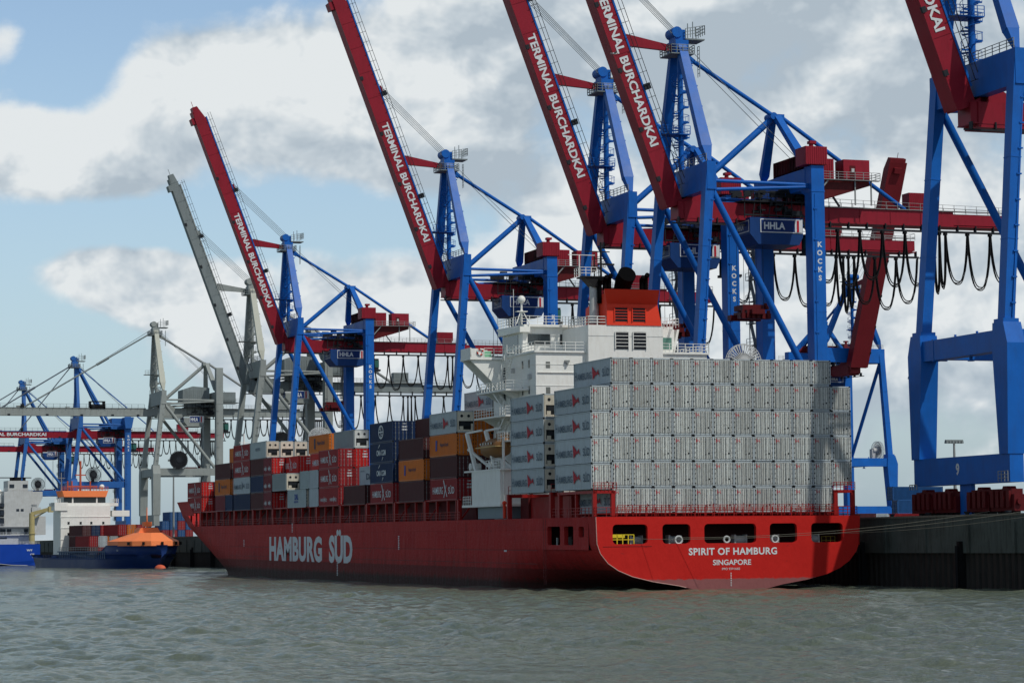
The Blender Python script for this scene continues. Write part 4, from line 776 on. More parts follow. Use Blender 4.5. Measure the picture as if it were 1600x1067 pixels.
# ------------------------------------------------------------------ cranes
def pt(a, b, t): return tuple(a[i] + (b[i] - a[i]) * t for i in range(3))
def make_crane(S, R, dz=0.0, boom='up', style='kocks', digit=None, tagd=('', ''), bw=1.15):
    """local origin on the quay between the waterside rails; x landward, y along the quay"""
    H = lambda z: z + dz
    t = thing('container_crane', label=tagd[0], cat='crane', group=tagd[1])
    def part(mb, name, m, parent=t): return mb.build(name, m, parent)
    xb, xl, xt = -1.6, 17.2, .8
    for x in (xb, xl):
        for sy in (-1, 1):
            b = MB(); yc = sy * 6.5
            b.box(x - .7, x + .7, yc - 4.4, yc + 4.4, 1.75, 2.9)
            for q in (-2.75, 2.75): b.box(x - .85, x + .85, yc + q - 2.5, yc + q + 2.5, .5, 2.3); b.prism([(x - .55, yc + q - 1.2, 2.0), (x - .55, yc + q + 1.2, 2.0), (x - .55, yc + q + .4, 3.2), (x - .55, yc + q - .4, 3.2)], (1.1, 0, 0))
            for q in (-4.3, -3.1, -2.0, -.9, .9, 2.0, 3.1, 4.3): b.box(x - 1.15, x - .86, yc + q - .34, yc + q + .34, .9, 2.7)
            b.tube((x - .3, yc + sy * 4.6, 1.5), (x - .3, yc + sy * 5.6, 1.5), .35, 8)
            o = part(b, 'bogie', BOGR)
            w = MB()
            for q in (-4.2, -3.1, -2.0, -.9, .9, 2.0, 3.1, 4.2): w.tube((x - .28, yc + q, .45), (x + .28, yc + q, .45), .42, 12)
            w.build('wheel', DARK, o)
        b = MB(); b.beam((x, -11.0, 5.15), (x, 11.0, 5.15), 1.7, 3.1); b.box(x - .25, x + .25, -1.3, 1.3, .2, 3.7)
        part(b, 'sill_beam', S)
        for sy in (-1, 1):
            b = MB()
            if x == xb:
                w = 1.1
                ring = [(9.2, 6.65), (11.1, 6.65), (11.5, 18.6), (10.7, 20.9), (8.4, 20.9), (8.2, 18.0)][::sy]; b.prism([(x - w, sy * q, z) for q, z in ring], (2 * w, 0, 0))
                b.beam((x, sy * 9.5, 20.7), (x, sy * 9.5, 21.3), 1.9, 2.1)
                b.beam((x, sy * 9.5, 21.2), (xt, sy * 9, H(51.1)), 1.25, 1.55, up=(0, 1, 0))
                for z in (30, 39): zz = z; b.beam(pt((x, sy * 9.5, 21.2), (xt, sy * 9, H(51.1)), (zz - 21.2) / (H(51.1) - 21.2)), pt((x, sy * 9.5, 21.2), (xt, sy * 9, H(51.1)), (zz + .12 - 21.2) / (H(51.1) - 21.2)), 1.33, 1.63, up=(0, 1, 0))
            else:
                top = H(51.1) if not (style == 'grey' and sy < 0) else 49.6
                b.beam((x, sy * 8.9, 6.6), (x, sy * 8.9, top), 2.0, 2.3, up=(0, 1, 0)); b.beam((x, sy * 8.9, H(47.3)), (x, sy * 8.9, H(47.5)), 2.12, 2.42, up=(0, 1, 0)); b.beam((x, sy * 8.9, 30), (x, sy * 8.9, 30.12), 2.06, 2.36, up=(0, 1, 0))
            part(b, 'leg', S)
    b = MB(); b.beam((xb, -8.6, 19.0), (xb, 8.6, 19.0), 1.7, 2.3); b.beam((xb, 5.6, 19.0), (xb, 5.9, 19.0), 1.8, 2.5)
    for y in (2, -3): b.beam((xb, y, 20.2), (xb, y, 20.5), .2, .2)
    b.tube((xb, -1.5, 17.8), (xb, -1.5, 17.4), .2, 8); b.tube((xb, -1.5, 17.4), (xb, -1.5, 17.25), .4, 8); part(b, 'portal_beam', S)
    for sy in (-1, 1):
        b = MB(); b.beam((xb + 1, sy * 8.8, 19.2), (xl - 1.0, sy * 8.8, 19.2), 1.3, 2.1); part(b, 'portal_beam', S)
        b = MB(); b.tube((xt + .5, sy * 9, H(46.9)), (xl - 1.3, sy * 8.9, 20.4), .48, 12); part(b, 'diagonal_brace', S)
        b = MB(); b.tube((xt + .5, sy * 9, H(48.5)), (xl - 1, sy * 8.9, H(48.4)), .26, 8); b.tube((xt + .5, sy * 9, H(47.2)), (xl - 1, sy * 8.9, H(48.1)), .26, 8); part(b, 'upper_strut', S)
    b = MB(); b.box(xt - .7, xt + .7, -9.9, 9.9, H(47.3), H(51.15)); b.box(xt - .72, xt + .72, -10, 10, H(47.15), H(47.3)); part(b, 'cross_beam', S)
    b = MB(); b.box(xl - 1.05, xl + 1.05, -8, 8, H(47.9), H(50.9)); b.prism([(xl - 1, -8, H(47.9)), (xl - 1, -8, H(46.9)), (xl - 1, -6, H(47.9))], (2, 0, 0)); b.prism([(xl - 1, 8, H(46.9)), (xl - 1, 8, H(47.9)), (xl - 1, 6, H(47.9))], (2, 0, 0)); part(b, 'cross_beam', S)
    for x in (xt + .3, xl):
        b = MB(); b.box(x - .5, x + .5, -1.2, -.9, H(46.3), H(48)); b.box(x - .5, x + .5, .9, 1.2, H(46.3), H(48)); part(b, 'girder_hanger', R)
    # girder
    b = MB(); GW = 1.5 if style == 'kocks' else 1.15; b.box(-.9, 43.5, -GW, GW, H(44.15), H(46.45)); b.box(43.5, 53, -GW + .05, GW - .05, H(44.3), H(45.95)); b.box(-.9, 53, -GW - .2, GW + .2, H(44.0), H(44.15))
    b.prism([(-.6, -1.2, H(46.4)), (6, -1.2, H(46.4)), (2.6, -1.2, H(48.4))], (0, 2.4, 0)); b.box(0, 8, -GW - .15, GW + .15, H(43.6), H(46.5))
    for k in range(7): b.box(8 + k * 5, 8.08 + k * 5, -GW - .08, GW + .08, H(44.2), H(46.5))
    part(b, 'girder', R)
    b = MB(); b.box(36.3, 40.2, -1.2, 1.0, H(46.9), H(49.0)); b.box(36.5, 40, -1.1, .9, H(46.45), H(46.9))
    for k in range(12): b.box(36.35 + k * .33, 36.45 + k * .33, -1.27, -1.2, H(47), H(48.9))
    part(b, 'equipment_box', R)
    b = MB(); b.rail([(19, -1.95, H(46.5)), (53, -1.6, H(46.0)), (53, 1.6, H(46.0)), (19, 1.6, H(46.5))], 1.1, 1.9, .03, 2); b.box(19, 53, -1.75, -1.2, H(46.3), H(46.4)); part(b, 'walkway', STEEL)
    b = MB(); b.box(-2, 53.5, -1.9, -1.75, H(43.15), H(43.35)); b.box(19, 53.5, -2.4, -2.3, H(42.95), H(43.1))
    for k in range(19): b.box(-1 + k * 3, -.85 + k * 3, -1.9, -1.2, H(43.3), H(44.2))
    part(b, 'trolley_rail', DARK)
    # festoon
    hang = [20.2, 23.8, 27.4, 31.1, 34.8, 38.4, 39.6, 40.5, 41.5, 45.2, 49.0, 52.8] if boom == 'up' else [20 + k * 2.2 for k in range(12)] + [46.4 + k * .55 for k in range(8)]
    for i, (a, c) in enumerate(zip(hang, hang[1:])):
        b = MB(); dpt = (8.6 - .25 * abs(c - a)) * (1 if boom == 'up' else .62) + .6 * math.sin(i * 2.3)
        for q, o_ in ((0, 0), (.28, .22), (.5, -.2)):
            pts = []
            for k in range(15):
                u = -1 + 2 * k / 14; sag = 1 - abs(u) ** 2.6
                pts.append(((a + c) / 2 + u * (c - a) / 2 * (1 + .25 * (1 - u * u)) , -2.35 - q, H(42.9) - sag * (dpt + o_)))
            b.path(pts, .085, 5)
        b.box(a - .2, a + .2, -2.9, -2.2, H(42.6), H(43.0)); part(b, 'festoon_cable', BLACK)
    # trolley and operator's house
    tx = 9.0
    b = MB(); rg = random.Random(3)
    b.box(tx, tx + 10.5, -2.6, -2.3, H(44.6), H(44.8)); b.box(tx, tx + 10.5, 2.3, 2.6, H(44.6), H(44.8)); b.box(tx - .5, tx + 11, -2.8, 2.8, H(46.6), H(46.8)); b.box(tx + 1, tx + 10, -2.9, -2.5, H(48.0), H(48.15))
    for k in range(46):
        x = tx + rg.random() * 9.6; z = H(44.3) + rg.random() * 4.4; y = rg.choice([-2.7, -2.4, -1.9, 1.9, 2.4]); b.box(x, x + .3 + rg.random() * 1.3, y, y + .6, z, z + .15 + rg.random() * .8)
    for k in range(9): x = tx + k * 1.25; b.beam((x, -2.6, H(44.2)), (x + .6 * (k % 2), -2.6, H(48)), .12, .12)
    b.rail([(tx, -2.9, H(46.8)), (tx + 10.5, -2.9, H(46.8))], 1.1, 1.2, .03, 2); part(b, 'trolley', DARK)
    hx0, hx1 = (9.6, 18.0) if style == 'kocks' else (8, 14); hz0, hz1 = H(40.4), H(44.3)
    if style != 'kocks': hz0 = H(40.9); hz1 = H(43.6)
    b = MB(); b.prism([(hx0 + 1.3, -3.1, hz0), (hx1 - .6, -3.1, hz0), (hx1, -3.1, hz0 + 1.2), (hx1, -3.1, hz1), (hx0, -3.1, hz1), (hx0, -3.1, hz0 + 1.5)], (0, 6.0, 0))
    if style != 'kocks': b.box(hx0 - 1, hx1 + .6, -3.4, -3.1, hz0 + .1, hz0 + .3)
    hs = part(b, 'trolley_house', mat('house_navy', (.008, .045, .17), .5, .3, (.01, .02, .05)) if style != 'grey' else S)
    sx0, sx1 = hx0 + 1.6, hx1 - .1
    b = MB(); b.box(sx0, sx1, -3.2, -3.13, H(42.1), H(44.1), m=0); b.box(hx0 - .07, hx0 - .02, -2.8, 1.4, H(42.2), H(43.9), m=0); sg = b.build('sign', [TWHITE], hs)
    b = MB(); b.box(sx0 + .14, sx1 - .14, -3.24, -3.2, H(42.24), H(43.96)); b.box(hx0 - .11, hx0 - .07, -2.65, 1.25, H(42.33), H(43.77)); b.build('sign_face', SGN, sg)
    b = MB(); wv = sx1 - sx0
    text_into(b, 'HHLA', (sx0 + wv * .33, -3.27, H(43.1)), (1, 0, 0), (0, 0, 1), wv * .5, 1.05, .035); b.box(sx1 - 1.25, sx1 - .14, -3.26, -3.24, H(42.24), H(43.96)); text_into(b, 'HHLA', (hx0 - .13, 0, H(43.05)), (0, -1, 0), (0, 0, 1), 2.1, .85, .035); b.build('sign_lettering', TWHITE, sg)
    b = MB(); b.box(sx1 - .95, sx1 - .6, -3.29, -3.265, H(42.24), H(43.96)); b.build('sign_stripe', TRED, sg)
    b = MB(); b.box(19.0, 21.4, -2.6, -.4, H(39.6), H(42.2)); b.box(18.8, 21.8, -2.9, -.1, H(39.2), H(39.6)); b.beam((19, -2.5, H(42)), (18.2, -2.5, H(44.5)), .2, .2); b.beam((21.2, -.5, H(42)), (19, -.5, H(45)), .2, .2)
    for k in range(10): b.beam((18.8 + k * .3, -2.9, H(39.0) - (k % 3) * .2), (18.8 + k * .3, -2.9, H(39.6)), .1, .1)
    cb = part(b, 'operator_cabin', DARK); b = MB(); b.box(18.93, 21.45, -2.66, -1.2, H(40.1), H(41.8)); b.build('cabin_glass', mat('cabin_green', (.03, .12, .10), .2), cb)
    # spreader
    zsp = H(29.6) if style == 'kocks' else H(27)
    b = MB(); b.box(8.2, 13.0, -2.4, -1.2, zsp, zsp + .8); b.box(8.2, 13.0, 1.2, 2.4, zsp, zsp + .8); b.box(9.6, 11.6, -3.4, 3.4, zsp + .6, zsp + 1.3); b.box(8.9, 12.2, -1.6, 1.6, zsp + 1.3, zsp + 2.1)
    for k in range(6): b.box(8.3 + k * .8, 8.7 + k * .8, -2.7, -2.4, zsp + .1 * (k % 2), zsp + 1.2)
    b.tube((12.9, -1, zsp + 1.5), (12.9, -1, zsp + 2.4), .4, 8); sp = part(b, 'spreader', BOGR)
    b = MB()
    for x in (9.3, 12.4):
        for y in (-1.2, 1.2): b.tube((x, y, zsp + 1.8), (x, y, H(40.6)), .035, 4, cap=False)
    b.build('hoist_rope', DARK, sp)
    # machinery houses on the landside
    if style == 'kocks':
        b = MB(); b.box(16.3, 18.6, -6.8, 3.2, H(50.95), H(53.2))
        for k in range(18): b.box(16.22, 16.3, -6.7 + k * .56, -6.5 + k * .56, H(51.1), H(53.1)); part(b, 'machinery_house', mat('house_red', (.16, .016, .022), .55, .3, (.06, .01, .01)))
        b = MB(); b.box(15.2, 18.6, -10.4, -7.0, H(51.2), H(53.8)); b.tube((16.9, -8.7, H(53.8)), (16.9, -8.7, H(54.7)), .35, 8); b.box(16.5, 17.5, -9.2, -8.2, H(54.4), H(54.8))
        for k in range(10): b.box(15.25 + k * .34, 15.4 + k * .34, -10.46, -10.4, H(51.3), H(53.7))
        part(b, 'electrical_house', R)
        b = MB(); b.box(24.2, 28.4, -4.2, -1.4, H(50.1), H(53.1)); b.box(20.6, 23.2, -3.0, 5, H(50.1), H(53.3)); b.box(25.2, 26.1, -4.26, -4.2, H(50.3), H(52.2), m=1); b.box(25.45, 25.9, -4.3, -4.26, H(51.2), H(51.8), m=2)
        for k in range(7): b.box(20.7 + k * .36, 20.85 + k * .36, -3.06, -3.0, H(50.2), H(53.2))
        part(b, 'winch_house', [R, BOGR, OFFW])
        b = MB(); b.prism([(18.4, -4, H(50)), (18.4, -4, H(46.8)), (20.2, -4, H(46.8)), (28.4, -4, H(49.3)), (28.4, -4, H(50))], (0, 8.5, 0)); part(b, 'winch_frame', BOGR)
        b = MB(); b.rail([(19, -4.8, H(50.05)), (29.8, -4.8, H(50.05)), (29.8, 4.8, H(50.05))], 1.1, 1.3, .035, 3); b.box(19, 29.8, -4.9, -4.2, H(49.95), H(50.05)); b.beam((18.3, -4.5, H(46.2)), (21.5, -4.5, H(49.9)), .3, .2); b.beam((24.5, -2, H(46.4)), (21.9, -2, H(50)), .6, .1)
        for k in range(2): b.beam((26 + k * 2.6, -4.2, H(46.4)), (26 + k * 2.6, -4.2, H(50)), .18, .18)
        part(b, 'service_platform', STEEL)
    else:
        D = GREYD if style == 'grey' else BLUEO
        b = MB(); b.prism([(7.5, -3.6, H(48.2)), (15.5, -3.6, H(48.2)), (15.5, -3.6, H(52.4)), (10.5, -3.6, H(52.8)), (7.5, -3.6, H(51.8))], (0, 7.2, 0))
        for k in range(12): b.box(7.6 + k * .62, 7.75 + k * .62, -3.68, -3.6, H(48.3), H(51.6))
        if style == 'grey': part(b, 'machinery_house', D)
        b = MB(); b.box(18.5, 23.5, -3, 3, H(48.3), H(51.2)); b.rail([(18, -3.4, H(48.2)), (24.6, -3.4, H(48.2))], 1.1, 1.2, .035, 3); b.box(6.4, 24.6, -3.5, 3.5, H(48.0), H(48.2)); b.box(9, 17, -2.4, 2.4, H(46.5), H(48))
        if style == 'grey': part(b, 'winch_house', D)
        else: b = MB(); b.prism([(xl - 1.6, -11, H(50.8)), (xl + 1.8, -11, H(50.8)), (xl + 1.1, -11, H(47)), (xl - 1.1, -11, H(47))], (0, 5, 0)); b.box(12.5, 17, -4, 4, H(47), H(50.8)); b.prism([(8, -2, H(46.4)), (14, -2, H(46.4)), (11, -2, H(48))], (0, 4, 0)); part(b, 'winch_house', S)
    # A-frame over the waterside
    za = H(69.3)
    if style in ('kocks', 'grey'):
        for sy in (-1, 1):
            b = MB(); top = (.0, sy * 1.2, za); ft = (xt, sy * 9.0, H(51.2)); mid = pt(ft, top, .12)
            b.beam(ft, mid, .55, .55, up=(1, 0, 0), w2=1.15, h2=1.5); b.beam(mid, top, 1.15, 1.6, up=(1, 0, 0), w2=1.0, h2=1.25)
            for k in range(1, 5): q = pt(mid, top, k / 5); b.tube((q[0] + .8, q[1], q[2]), (q[0] + 1.05, q[1], q[2]), .12, 6)
            part(b, 'frame_leg', S if style != 'grey' or sy > 0 else mat('crane_pale', (.42, .44, .38), .5, .2, (.2, .2, .15), .3))
    else:
        b = MB(); b.beam((xt, 0, H(51)), (.6, 0, H(72)), 1.5, 1.5, up=(1, 0, 0)); b.beam((xt, -5, H(51)), (.8, -.4, H(66)), 1.0, 1.0, up=(1, 0, 0)); b.beam((xt, 5, H(51)), (.8, .4, H(66)), 1.0, 1.0, up=(1, 0, 0)); part(b, 'frame_leg', S)
        for sy in (-1, 1): b = MB(); b.tube((1.2, sy * .5, H(68.5)), (12.5, sy * 4.5, H(47)), .5, 10); part(b, 'frame_leg', S)
        za = H(70.0)
    b = MB(); b.box(-1.0, 1.0, -1.7, 1.7, za - 1.2, za + .7); b.box(-.9, .7, -1.2, 1.2, za + .7, za + 2.3); b.tube((-.6, -1.4, za + 1.9), (-.6, 1.4, za + 1.9), .8, 14); b.prism([(.9, -.35, za - .6), (2.6, -.35, za - 1.9), (2.2, -.35, za - 2.5), (.9, -.35, za - 1.9)], (0, .7, 0)); part(b, 'mast_head', S)
    b = MB(); b.rail([(-1.9, -2.2, za - 1.3), (1.7, -2.2, za - 1.3), (1.7, 2.2, za - 1.3), (-1.9, 2.2, za - 1.3), (-1.9, -2.2, za - 1.3)], 1.2, .9, .045, 3); b.box(-1.9, 1.7, -2.2, 2.2, za - 1.45, za - 1.3)
    b.rail([(.6, -1.6, za + 1.0), (3.6, -1.6, za + 1.6), (3.6, 1.6, za + 1.6)], 1.4, .8, .045, 3); b.box(.6, 3.6, -1.6, 1.6, za + .8, za + 1.0)
    for q in ((1.6, 2.9), (2.4, 3.2), (2.9, 2.4)): b.tube((q[0], 0, za + 1), (q[0], 0, za + q[1] + .6), .07, 5)
    b.rail([(2.9, -1.2, za - 4.5), (2.9, -.5, za - 4.5)], 4.5, .7, .04, 8); part(b, 'mast_platform', GREYD)
    b = MB(); b.tube((.3, 0, H(51)), (.3, 0, za - 1.5), .42, 10)
    if style != 'old':
        hp = []
        for lvl in (0, 1.0):
            pts = []
            for k in range(97): a = k * .38; pts.append((.3 + 1.25 * math.cos(a), 1.25 * math.sin(a), H(51.6) + lvl + k * .135))
            b.path(pts, .04, 4)
        for k in range(0, 97, 2): a = k * .38; b.beam((.3, 0, H(51.6) + k * .135), (.3 + 1.25 * math.cos(a), 1.25 * math.sin(a), H(51.6) + k * .135), .06, .22); b.tube((.3 + 1.25 * math.cos(a), 1.25 * math.sin(a), H(51.6) + k * .135), (.3 + 1.25 * math.cos(a), 1.25 * math.sin(a), H(52.6) + k * .135), .03, 4, cap=False)
        b.box(-3.2, 1.2, -1.4, 1.4, H(56.2), H(56.35)); b.rail([(-3.2, -1.4, H(56.3)), (1.2, -1.4, H(56.3))], 1.2, .9, .04, 3)
    part(b, 'stair_mast', S)
    for x0_, z0_, x1_, z1_, yy in ((xb + .3, 21.5, xt + .25, H(47), -10.42), (xl - .5, 7, xl - .5, H(47), -10.1)):
        b = MB(); b.beam((x0_, yy, z0_), (x1_, yy + (.6 if x0_ < 5 else 0), z1_), .16, .07)
        for k in range(9): q = pt((x0_, yy, z0_), (x1_, yy + (.6 if x0_ < 5 else 0), z1_), (k + .5) / 9); b.box(q[0] - .28, q[0] + .28, q[1] - .1, q[1] + .12, q[2], q[2] + .16)
        part(b, 'cable_tray', S)
    b = MB(); b.rail([(xt - .6, -9.5, H(51.2)), (xt - .6, 9.5, H(51.2))], 1.1, 1.6, .04, 3); part(b, 'beam_railing', STEEL)
    # back frame and stays
    kx, kz = 15.2, H(59.6)
    if style in ('kocks', 'grey'):
        for sy in (-1, 1):
            b = MB(); ft = (xl - .4, sy * 8.0, H(50.9)); top = (kx, sy * .7, kz); md = pt(ft, top, .12); b.beam(ft, md, .4, .5, up=(1, 0, 0), w2=.9, h2=1.3); b.beam(md, top, .9, 1.35, up=(1, 0, 0), w2=.8, h2=1.0); part(b, 'back_frame_leg', S)
        b = MB(); b.tube((kx - .6, 0, kz - .4), (xt + .4, 0, H(47.6)), .5, 12); part(b, 'knee_brace', S)
        b = MB(); b.box(kx - .9, kx + 1.1, -1.1, 1.1, kz - .4, kz + .3); b.tube((kx - .6, -1.2, kz), (kx - .6, 1.2, kz), .55, 10); part(b, 'knee_joint', S)
        for y in (-.45,):
            b = MB(); b.tube((2.3, y, za - 2.2), (kx - .4, y, kz + .1), .34, 8); b.tube((kx + .8, y, kz), (36.0, y, H(46.5)), .34, 8); part(b, 'backstay', S if style == 'kocks' else STEEL)
    else:
        b = MB(); b.tube((1.2, 0, za - 1), (26, 0, H(48.5)), .2, 8); b.tube((26, 0, H(48.5)), (28, 0, H(46.4)), .2, 6); part(b, 'backstay', S)
    b = MB()
    for y in (-.9, .9): b.tube((1, y, za), (21, y, H(51)), .05, 4, cap=False)
    part(b, 'trolley_rope', GREYD)
    # boom
    ang = math.radians(69.8) if boom == 'up' else 0.0; L = (59.2 if style == 'kocks' else 54.2) if boom == 'up' else 55.5
    hg = Vector((-1.4, 0, H(46.4) if boom == 'up' else H(45.4))); D = Vector((-math.cos(ang), 0, math.sin(ang))); Nn = Vector((math.sin(ang), 0, math.cos(ang)))
    def bp(s_, n_, y): return hg + D * s_ + Nn * n_ + Vector((0, y, 0))
    def bbox(mb, s0, s1, n0, n1, y0, y1, m=0, n0b=None, n1b=None):
        n0b = n0 if n0b is None else n0b; n1b = n1 if n1b is None else n1b
        mb.add([bp(s0, n0, y0), bp(s0, n1, y0), bp(s1, n1b, y0), bp(s1, n0b, y0), bp(s0, n0, y1), bp(s0, n1, y1), bp(s1, n1b, y1), bp(s1, n0b, y1)], [(0, 1, 2, 3), (7, 6, 5, 4), (0, 4, 5, 1), (1, 5, 6, 2), (2, 6, 7, 3), (3, 7, 4, 0)], m=m)
    if boom == 'up': lo, hi, hw = (-1.3, 1.3, bw) if style == 'kocks' else (-1.05, 1.05, .85)
    else: lo, hi, hw = -1.25, .75, 1.1
    b = MB(); bbox(b, -.6, 3.0, lo, hi, -hw, hw); bbox(b, 3.0, L - 3.5, lo, hi, -hw, hw); bbox(b, L - 3.5, L, lo, hi, -hw, hw, n0b=lo + .3, n1b=lo + 1.5); bbox(b, -.4, L - 1, lo - .12, lo, -hw - .3, hw + .3)
    for k in range(11): bbox(b, 3 + k * 4.9, 3.1 + k * 4.9, lo, hi + .05, -hw - .05, hw + .05)
    bbox(b, L - 4, L - 2.5, lo - .9, lo - .1, -1.2, 1.2); bbox(b, 23.7, 25, hi, hi + .5, -.5, .5); bbox(b, 37.8, 39, hi, hi + .8, -.8, .8); bbox(b, L - .4, L + 1.5, lo + .8, lo + .9, -.05, .05)
    bo = part(b, 'boom', R)
    b = MB(); bbox(b, 1.5, L - 3, hi + .02, hi + .28, -hw - .1, -hw + .45); b.build('boom_side_rail', S if style != 'old' else S, bo)
    b = MB()
    for k in range(int((L - 2.5) / 1.9)): s_ = 2 + k * 1.9; b.beam(bp(s_, hi, -hw - .4), bp(s_, hi + 1.35, -hw - .4), .07, .07)
    for n_ in (.7, 1.3): b.beam(bp(2, hi + n_, -hw - .4), bp(L - 2.2, hi + n_, -hw - .4), .07, .07)
    for s_ in (16.5, 37): bbox(b, s_, s_ + .9, hi + .2, hi + 1.2, -hw - .3, -hw + .5)
    b.build('boom_handrail', DARK, bo)
    for s_ in (3.5, 11, 20, 30, 41):
        b = MB(); bbox(b, s_, s_ + .7, lo - .2, lo + .35, -hw - .42, -hw - .05); b.build('boom_lamp', DARK, bo)
    if style != 'grey':
        b = MB(); c = bp(20.3, (lo + hi) / 2 + .05, -hw - .07); text_into(b, 'TERMINAL BURCHARDKAI', c, -D, Nn, 23.6, 1.35 if boom == 'up' else 1.15, .03); b.build('boom_lettering', TWHITE, bo)
    A = Vector((-.6, 0, za + 1.2))
    if boom == 'up':
        tie = bp(24.4, hi + .3, 0); b = MB(); b.beam((-.6, 0, za - .4), tie, .6, .8, w2=.7, h2=1.7); part(b, 'boom_latch', R if style == 'kocks' else S)
        b = MB()
        for q, y in enumerate((-1.5, -.8, -.1, .7, 1.5)): b.tube(A + Vector((-.9 + q * .5, y, .4 + q * .25)), bp(36.4 + q * 1.25, hi + .25, y), .05, 4, cap=False)
        part(b, 'bridle_rope', GREYD)
    else:
        b = MB(); T_ = Vector((-.9, 0, za - .5))
        for y in (-.6, .6):
            b.tube(T_ + Vector((0, y, 0)), bp(37.5, hi, y), .24, 6); e_ = bp(37.5, hi, y); mdp = T_ + (e_ - T_) * .34; b.tube(mdp, mdp + (e_ - T_) * .09, .42, 6)
        b.tube(T_ + Vector((0, 0, 1)), bp(16, hi, 0) + Vector((0, 0, 13)), .07, 4) if style == 'grey' else b.tube(T_, bp(18, hi, 0), .2, 6)
        part(b, 'forestay', GREYD if style == 'grey' else mat('stay_grey', (.10, .12, .15), .5))
        if style == 'grey':
            b = MB(); bbox(b, 13.5, 18, hi, hi + 1.2, -1.3, -1.1); bbox(b, 13.5, 14, hi, hi + 2.2, -1.3, 1.3); bbox(b, 17.6, 18, hi, hi + 2.2, -1.3, 1.3); bbox(b, 13.5, 18, hi + 2.0, hi + 2.2, -1.3, 1.3); part(b, 'boom_carriage', BLACK)
    # lettering on the landside leg, sill number, cable reel
    if style != 'grey':
        b = MB(); text_into(b, 'K\nO\nC\nK\nS', (xl + .1, -8.9 - 1.17, 37.3 + dz * .45), (1, 0, 0), (0, 0, 1), .85, 5.6, .04, line=1.2); part(b, 'leg_lettering', TWHITE)
    if digit:
        b = MB(); text_into(b, digit, (xb - .87, .6, 5.3), (0, -1, 0), (0, 0, 1), .8, 1.35, .04); b.build('crane_number', TWHITE, t)
    for sy in (-1,):
        b = MB(); c = Vector((5.0, -10.3, 22.6)); n = 36
        for k in range(n):
            a, a2 = 2 * PI * k / n, 2 * PI * (k + 1) / n; e1 = Vector((math.cos(a), 0, math.sin(a))); e2_ = Vector((math.cos(a2), 0, math.sin(a2)))
            for yy in (-.35, .35): b.beam(c + e1 * .5 + Vector((0, yy, 0)), c + e1 * 2.6 + Vector((0, yy, 0)), .12, .05, up=(0, 1, 0)); b.beam(c + e1 * 2.6 + Vector((0, yy, 0)), c + e2_ * 2.6 + Vector((0, yy, 0)), .08, .08, up=(0, 1, 0))
        b.tube(c + Vector((0, -.5, 0)), c + Vector((0, 1.6, 0)), .75, 14); b.box(4.6, 5.4, -9.6, -8.0, 20.2, 23); part(b, 'cable_reel', OFFW if style == 'kocks' else DARK)
        b = MB(); b.tube(c + Vector((0, -.3, 0)), c + Vector((0, .3, 0)), 2.45 if style == 'grey' else 1.3, 24); part(b, 'reel_cable', BLACK)
    # access ladder and cabin on the near land leg
    b = MB(); b.rail([(xb - 1.3, -11.3, 3.7), (xb - 1.3, -9.2, 3.7)], 1.1, .7, .035, 3); b.rail([(xb - 1.3, 11.3, 3.2), (xb - 1.3, 9.6, 3.2)], .6, .5, .05, 1)
    for k in range(11): b.beam((xl - .9, 10.6 + (k % 2) * 1.6, 7 + k * 3.3), (xl - .9, 10.6 + ((k + 1) % 2) * 1.6, 7 + (k + 1) * 3.3), .5, .1); b.box(xl - 1.4, xl - .4, 10.2, 12.8, 7 + k * 3.3, 7.08 + k * 3.3); b.rail([(xl - 1.4, 10.2, 7 + k * 3.3), (xl - 1.4, 12.8, 7 + k * 3.3)], 1.1, 1.3, .035, 2)
    for y in (10.3, 12.7): b.tube((xl - .9, y, 6.5), (xl - .9, y, min(46, H(46))), .08, 6)
    part(b, 'access_stair', STEEL)
    return t
def place_crane(t, y, label, group, zs=1.0, x=141.0, rz=0.0):
    t.location = (x, y, QZ); t.scale = (1, 1, zs); t.rotation_euler = (0, 0, rz); t['label'] = label; t['group'] = group; return t
GC = 'blue gantry cranes with raised red booms along the quay'
cr0 = make_crane(BLUE, CRED, digit='9')
place_crane(cr0, 254.7, 'nearest blue gantry crane at the right edge, number 9 on its sill beam', GC)
def nodig(t):
    for c in list(t.children):
        if c.name.startswith('crane_number'): bpy.data.objects.remove(c)
    return t
cB = nodig(copy_tree(cr0)); place_crane(cB, 341.0, 'blue gantry crane with raised red boom directly behind the stern stack, right of funnel', GC)
place_crane(copy_tree(cB), 371.6, 'blue gantry crane whose raised red boom ends just above the black exhaust pipes', GC, .995)
place_crane(copy_tree(cB), 455.0, 'blue gantry crane whose red boom rises left of the white bridge block', GC, .987)
place_crane(copy_tree(cB), 582.0, 'smallest blue gantry crane with raised red boom, behind the forward containers', GC, .974)
cJ = nodig(make_crane(BLUE, JRED, digit=None, bw=2.4))
place_crane(cJ, 612.0, 'distant blue crane facing the viewer, dark red boom upright between the two right-hand cranes', 'cranes across the terminal', .94, 302.0, math.radians(97)); del cJ['group']
GG = 'grey gantry cranes on the quay'
cG = make_crane(GREY, GREYD, dz=-8.4, boom='up', style='grey', tagd=('', ''))
place_crane(cG, 620.0, 'grey gantry crane with its grey boom raised, left of the smallest red boom', GG)
cG2 = make_crane(GREY, GREY, dz=-8.3, boom='down', style='grey', tagd=('', ''))
place_crane(cG2, 747.0, 'grey gantry crane with its long grey boom lowered over the white ship', GG)
GO = 'older blue gantry cranes with lowered red booms'
cH = make_crane(BLUEO, CRED, dz=-8.3, boom='down', style='old', tagd=('', ''))
place_crane(cH, 898.0, 'blue gantry crane with a lowered red boom, right of the two far blue masts', GO)
place_crane(copy_tree(cH), 1031.0, 'farthest blue gantry crane with lowered red boom at the left edge', GO, 1.0)

